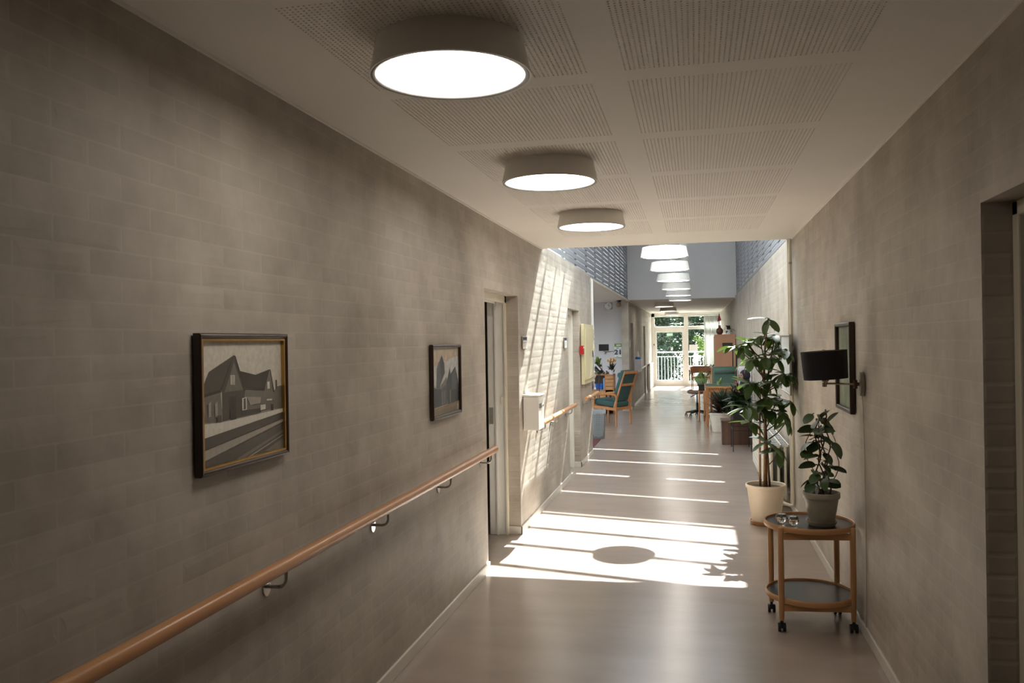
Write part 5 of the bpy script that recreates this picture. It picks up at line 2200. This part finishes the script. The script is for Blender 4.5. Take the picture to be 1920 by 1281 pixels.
r = empty('potted_succulent', 'dark trailing plant in a white cup on the tall cabinet', 'potted plant', (0.725, 19.22, 1.7085))
t = MB()
t.lathe([(.0005, 0), (.040, 0), (.052, .105), (.047, .105), (.0005, .09)], 20)
t.build('pot', M_PAPER, r, smooth=True, auto=40)
u_ = tuft(40, 0.17, 0.035, 0.9, 0.5, 91, 0.7, 0.05)
u_.v = [(x, y, z + .09) for (x, y, z) in u_.v]
clamp(u_, .012, .14).build('leaves', M_LEAFDK, r)

# bentwood armchair by the window
r = empty('window_armchair', 'low round-backed wooden armchair in the sun by the window', 'chair', (0.16, 27.35, 0))
for (x, y) in ((-.29, -.22), (.29, -.22), (-.25, .24), (.25, .24)):
    t = MB()
    t.tube([(x, y, 0), (x * .95, y, .40), (x * .98, y, .62 if y < 0 else .66)], [.012, .017, .015], 8)
    t.build('leg', M_PINE, r, smooth=True)
t = MB()
t.obox((0, 0, .40), (.27, 0, 0), (0, .25, 0), (0, 0, .025))
t.build('seat', M_OAKX, r, bevel=0.012, seg=3)
t = MB()
vs_, fs = [], []
NB = 18
for i in range(NB + 1):
    a = math.pi * (-0.08 + 1.16 * i / NB)
    for (rr, z) in ((.30, .50), (.325, .50), (.335, .72), (.31, .72)):
        dz = .03 * math.sin(max(0, min(math.pi, a)))
        vs_.append((rr * math.cos(a), rr * .95 * math.sin(a) - .02, z + dz))
for i in range(NB):
    for k in range(4):
        fs.append((i * 4 + k, i * 4 + (k + 1) % 4, (i + 1) * 4 + (k + 1) % 4, (i + 1) * 4 + k))
fs += [(0, 1, 2, 3), (NB * 4 + 3, NB * 4 + 2, NB * 4 + 1, NB * 4)]
t.add(vs_, fs)
t.build('curved_back', M_BEIGEWOOD, r, smooth=True, auto=40)
t = MB()
t.tube([(-.30, -.24, .60), (-.31, -.05, .61), (-.305, .1, .62)], .02, 8)
t.build('arm', M_PINE, r, smooth=True)
t = MB()
t.tube([(.30, -.24, .60), (.31, -.05, .61), (.305, .1, .62)], .02, 8)
t.build('arm', M_PINE, r, smooth=True)

# dark palm-like plant by the curtain
r = empty('potted_palm', 'dark arching palm in a black pot against the bright curtain', 'potted plant', (0.52, 24.2, 0))
t = MB()
t.lathe([(.0005, 0), (.13, 0), (.16, .28), (.15, .28), (.0005, .25)], 24)
t.build('pot', M_BLACK, r, smooth=True, auto=40)
t = MB()
t.tube([(0, 0, .25), (-.02, 0, .75)], [.02, .012], 8)
t.build('trunk', M_BARKDK, r, smooth=True)
u_ = tuft(26, 0.50, 0.06, 0.5, 0.75, 95, 0.75, 0.25)
u_.v = [(x - .02, y, z + .60) for (x, y, z) in u_.v]
u_.build('fronds', M_LEAFDK, r)

# curtain at the window
t = MB()
n = 60
vs_, fs = [], []
for i in range(n + 1):
    x = 0.30 + 0.52 * i / n
    y = YE - 0.10 + 0.03 * math.sin(i * 0.95) + 0.012 * math.sin(i * 2.3)
    for z in (0.06, 1.2, 2.40):
        vs_.append((x, y, z))
for i in range(n):
    for k in range(2):
        fs.append((i * 3 + k, i * 3 + 3 + k, i * 3 + 4 + k, i * 3 + 1 + k))
t.add(vs_, fs)
r = empty('curtain', 'pale patterned curtain gathered at the side of the balcony window', 'curtain', (0.55, YE - 0.1, 0))
co = t.build('cloth', M_CURTAIN, r, smooth=True)
co.location = (-0.55, -(YE - 0.1), 0)
sm = co.modifiers.new('thickness', 'SOLIDIFY')
sm.thickness = 0.002
t = MB()
t.tube([(-1.7 + .0, 0, 2.44), (.30, 0, 2.44)], .012, 8)
t.build('curtain_rail', M_STEEL, r)
# notice on the window, exit sign's reflection built as a plate on the door
t = MB()
t.box(-0.20, 0.08, YW + 0.040, YW + 0.0444, 1.205, 1.42)
r = tag(t.build('paper_notice', M_PAPER), 'white paper notice taped inside the window pane', 'notice')
r = empty('exit_sign_reflection', 'pale green reflection of an emergency exit sign, built as a plate on the balcony door', 'sign', (-0.85, YW + 0.0, 1.78))
t = MB()
t.box(-.10, .10, 0.036, 0.044, -.045, .045)
t.build('plate', M_EXIT, r)
t = MB()
t.box(-.045, -.015, 0.0345, 0.036, -.03, .03)
t.sphere((.03, .0352, .022), .008, 8, 6, sc=(1, .15, 1))
t.beam((.03, .0352, .012), (.022, .0352, -.010), .010, .001, up=(0, 1, 0))
t.beam((.022, .0352, -.010), (.038, .0352, -.03), .008, .001, up=(0, 1, 0))
t.beam((.022, .0352, -.010), (.005, .0352, -.026), .008, .001, up=(0, 1, 0))
t.build('pictogram', M_PAPER, r)

# ================================================================== OUTSIDE
g = MB()
g.box(-3.2, 3.0, YE + 0.2, 31.3, -0.15, -0.02)
struct(g.build('balcony_floor', M_BALCONY), 'sunlit concrete balcony outside the glazed door', 'balcony')
g = MB()
g.box(-40, 40, 31.3, 90, -3.2, -3.0)
struct(g.build('ground', M_GRASS), 'green garden ground beyond the balcony', 'ground')
r = empty('balcony_railing', 'white balcony railing with slim vertical bars', 'railing', (0, 31.15, -0.02))
t = MB()
t.box(-3.1, 2.9, -.03, .03, 1.15, 1.19)
t.build('top_rail', M_RAILWHITE, r)
t = MB()
t.box(-3.1, 2.9, -.015, .015, 0.995, 1.02)
t.build('upper_rail', M_RAILWHITE, r)
t = MB()
t.box(-3.1, 2.9, -.015, .015, 0.09, 0.12)
t.build('lower_rail', M_RAILWHITE, r)
t = MB()
t.box(-.0075, .0075, -.0075, .0075, 0.12, 0.995)
me = t.mesh('baluster', M_RAILWHITE)
x = -3.05
while x < 2.9:
    add_part('baluster', me, r, (x, 0, 0))
    x += 0.115
for x in (-3.08, -1.55, 0.0, 1.5, 2.88):
    t = MB()
    t.box(x - .02, x + .02, -.02, .02, 0, 1.15)
    t.build('post', M_RAILWHITE, r)
# balcony table
r = empty('bistro_table', 'round pale blue bistro table on the balcony', 'table', (0.06, 30.55, -0.02))
M_PBLUE = pm('pale_blue_enamel', srgb(190, 206, 226), 0.4)
t = MB()
t.lathe([(.0005, 1.02), (.10, 1.02), (.13, 1.05), (.0005, 1.06)], 24)
t.build('top', M_PBLUE, r, smooth=True, auto=40)
t = MB()
t.tube([(0, 0, .02), (0, 0, 1.02)], .045, 14)
t.build('column', M_PBLUE, r, smooth=True, auto=40)
t = MB()
t.lathe([(.0005, 0), (.16, 0), (.15, .02), (.0005, .03)], 24)
t.build('foot', M_PBLUE, r)


def tree(name, label, x, y, z0, h, w_, n, seed, mat, size):
    rr = empty(name, label, 'tree' if name == 'tree' else 'bush', (x, y, z0))
    if name == 'tree':
        t_ = MB()
        t_.tube([(0, 0, 0), (0.1, 0, h * .4), (0, 0.1, h * .8)], [.22, .15, .06], 8)
        t_.build('trunk', M_BARKDK, rr, smooth=True)
    mb = MB()
    mb.keep = True
    rnd_ = random.Random(seed)
    blobs = [(rnd_.uniform(-.6, .6) * w_, rnd_.uniform(-.6, .6) * w_ * .6, rnd_.uniform(.12, .9) * h, rnd_.uniform(.3, .5) * w_) for _ in range(16)]
    for k in range(n):
        bx, by, bz, br = blobs[k % 16]
        d_ = Vector((rnd_.gauss(0, 1), rnd_.gauss(0, 1), rnd_.gauss(0, 1))).normalized() * br * rnd_.uniform(.55, 1.05)
        p_ = Vector((bx, by, bz)) + Vector((d_.x, d_.y, d_.z * .8))
        if p_.z < 0.05:
            p_.z = .05
        a_ = Vector((rnd_.gauss(0, 1), rnd_.gauss(0, 1), rnd_.gauss(0, .6))).normalized() * size * rnd_.uniform(.6, 1.2)
        b_ = a_.cross(Vector((rnd_.gauss(0, 1), rnd_.gauss(0, 1), rnd_.gauss(0, 1)))).normalized() * size * .5
        mb.add([p_ - a_, p_ + b_, p_ + a_, p_ - b_], [(0, 1, 2, 3)])
    fo_ = mb.build('foliage', mat, rr)
    return rr


tree('tree', 'dense dark garden tree behind the balcony door', -2.5, 41, -3.0, 9.5, 2.2, 26000, 1, M_TREELEAF, .085)
tree('tree', 'dense dark garden tree behind the window beside the curtain', 2.6, 43.5, -3.0, 10.0, 2.3, 26000, 2, M_TREELEAF, .085)
tree('tree', 'broad dark tree deepest in the garden', -0.4, 53, -3.0, 13.0, 5.5, 40000, 3, M_TREELEAF, .13)
tree('bush', 'sunny yellow-green bush below the balcony door', -0.95, 33.4, -3.0, 3.2, 0.5, 4500, 4, M_TREELT, .05)
tree('bush', 'sunny yellow-green shrub beside the white notice', 0.15, 33.8, -3.0, 5.6, 0.36, 2600, 6, M_TREELT, .05)
tree('bush', 'dark hedge right behind the balcony railing', -1.95, 37.0, -3.0, 4.4, 1.55, 15000, 5, M_TREELEAF, .065)
tree('bush', 'dark hedge beyond the bistro table', 1.95, 37.6, -3.0, 4.7, 1.55, 15000, 8, M_TREELEAF, .065)
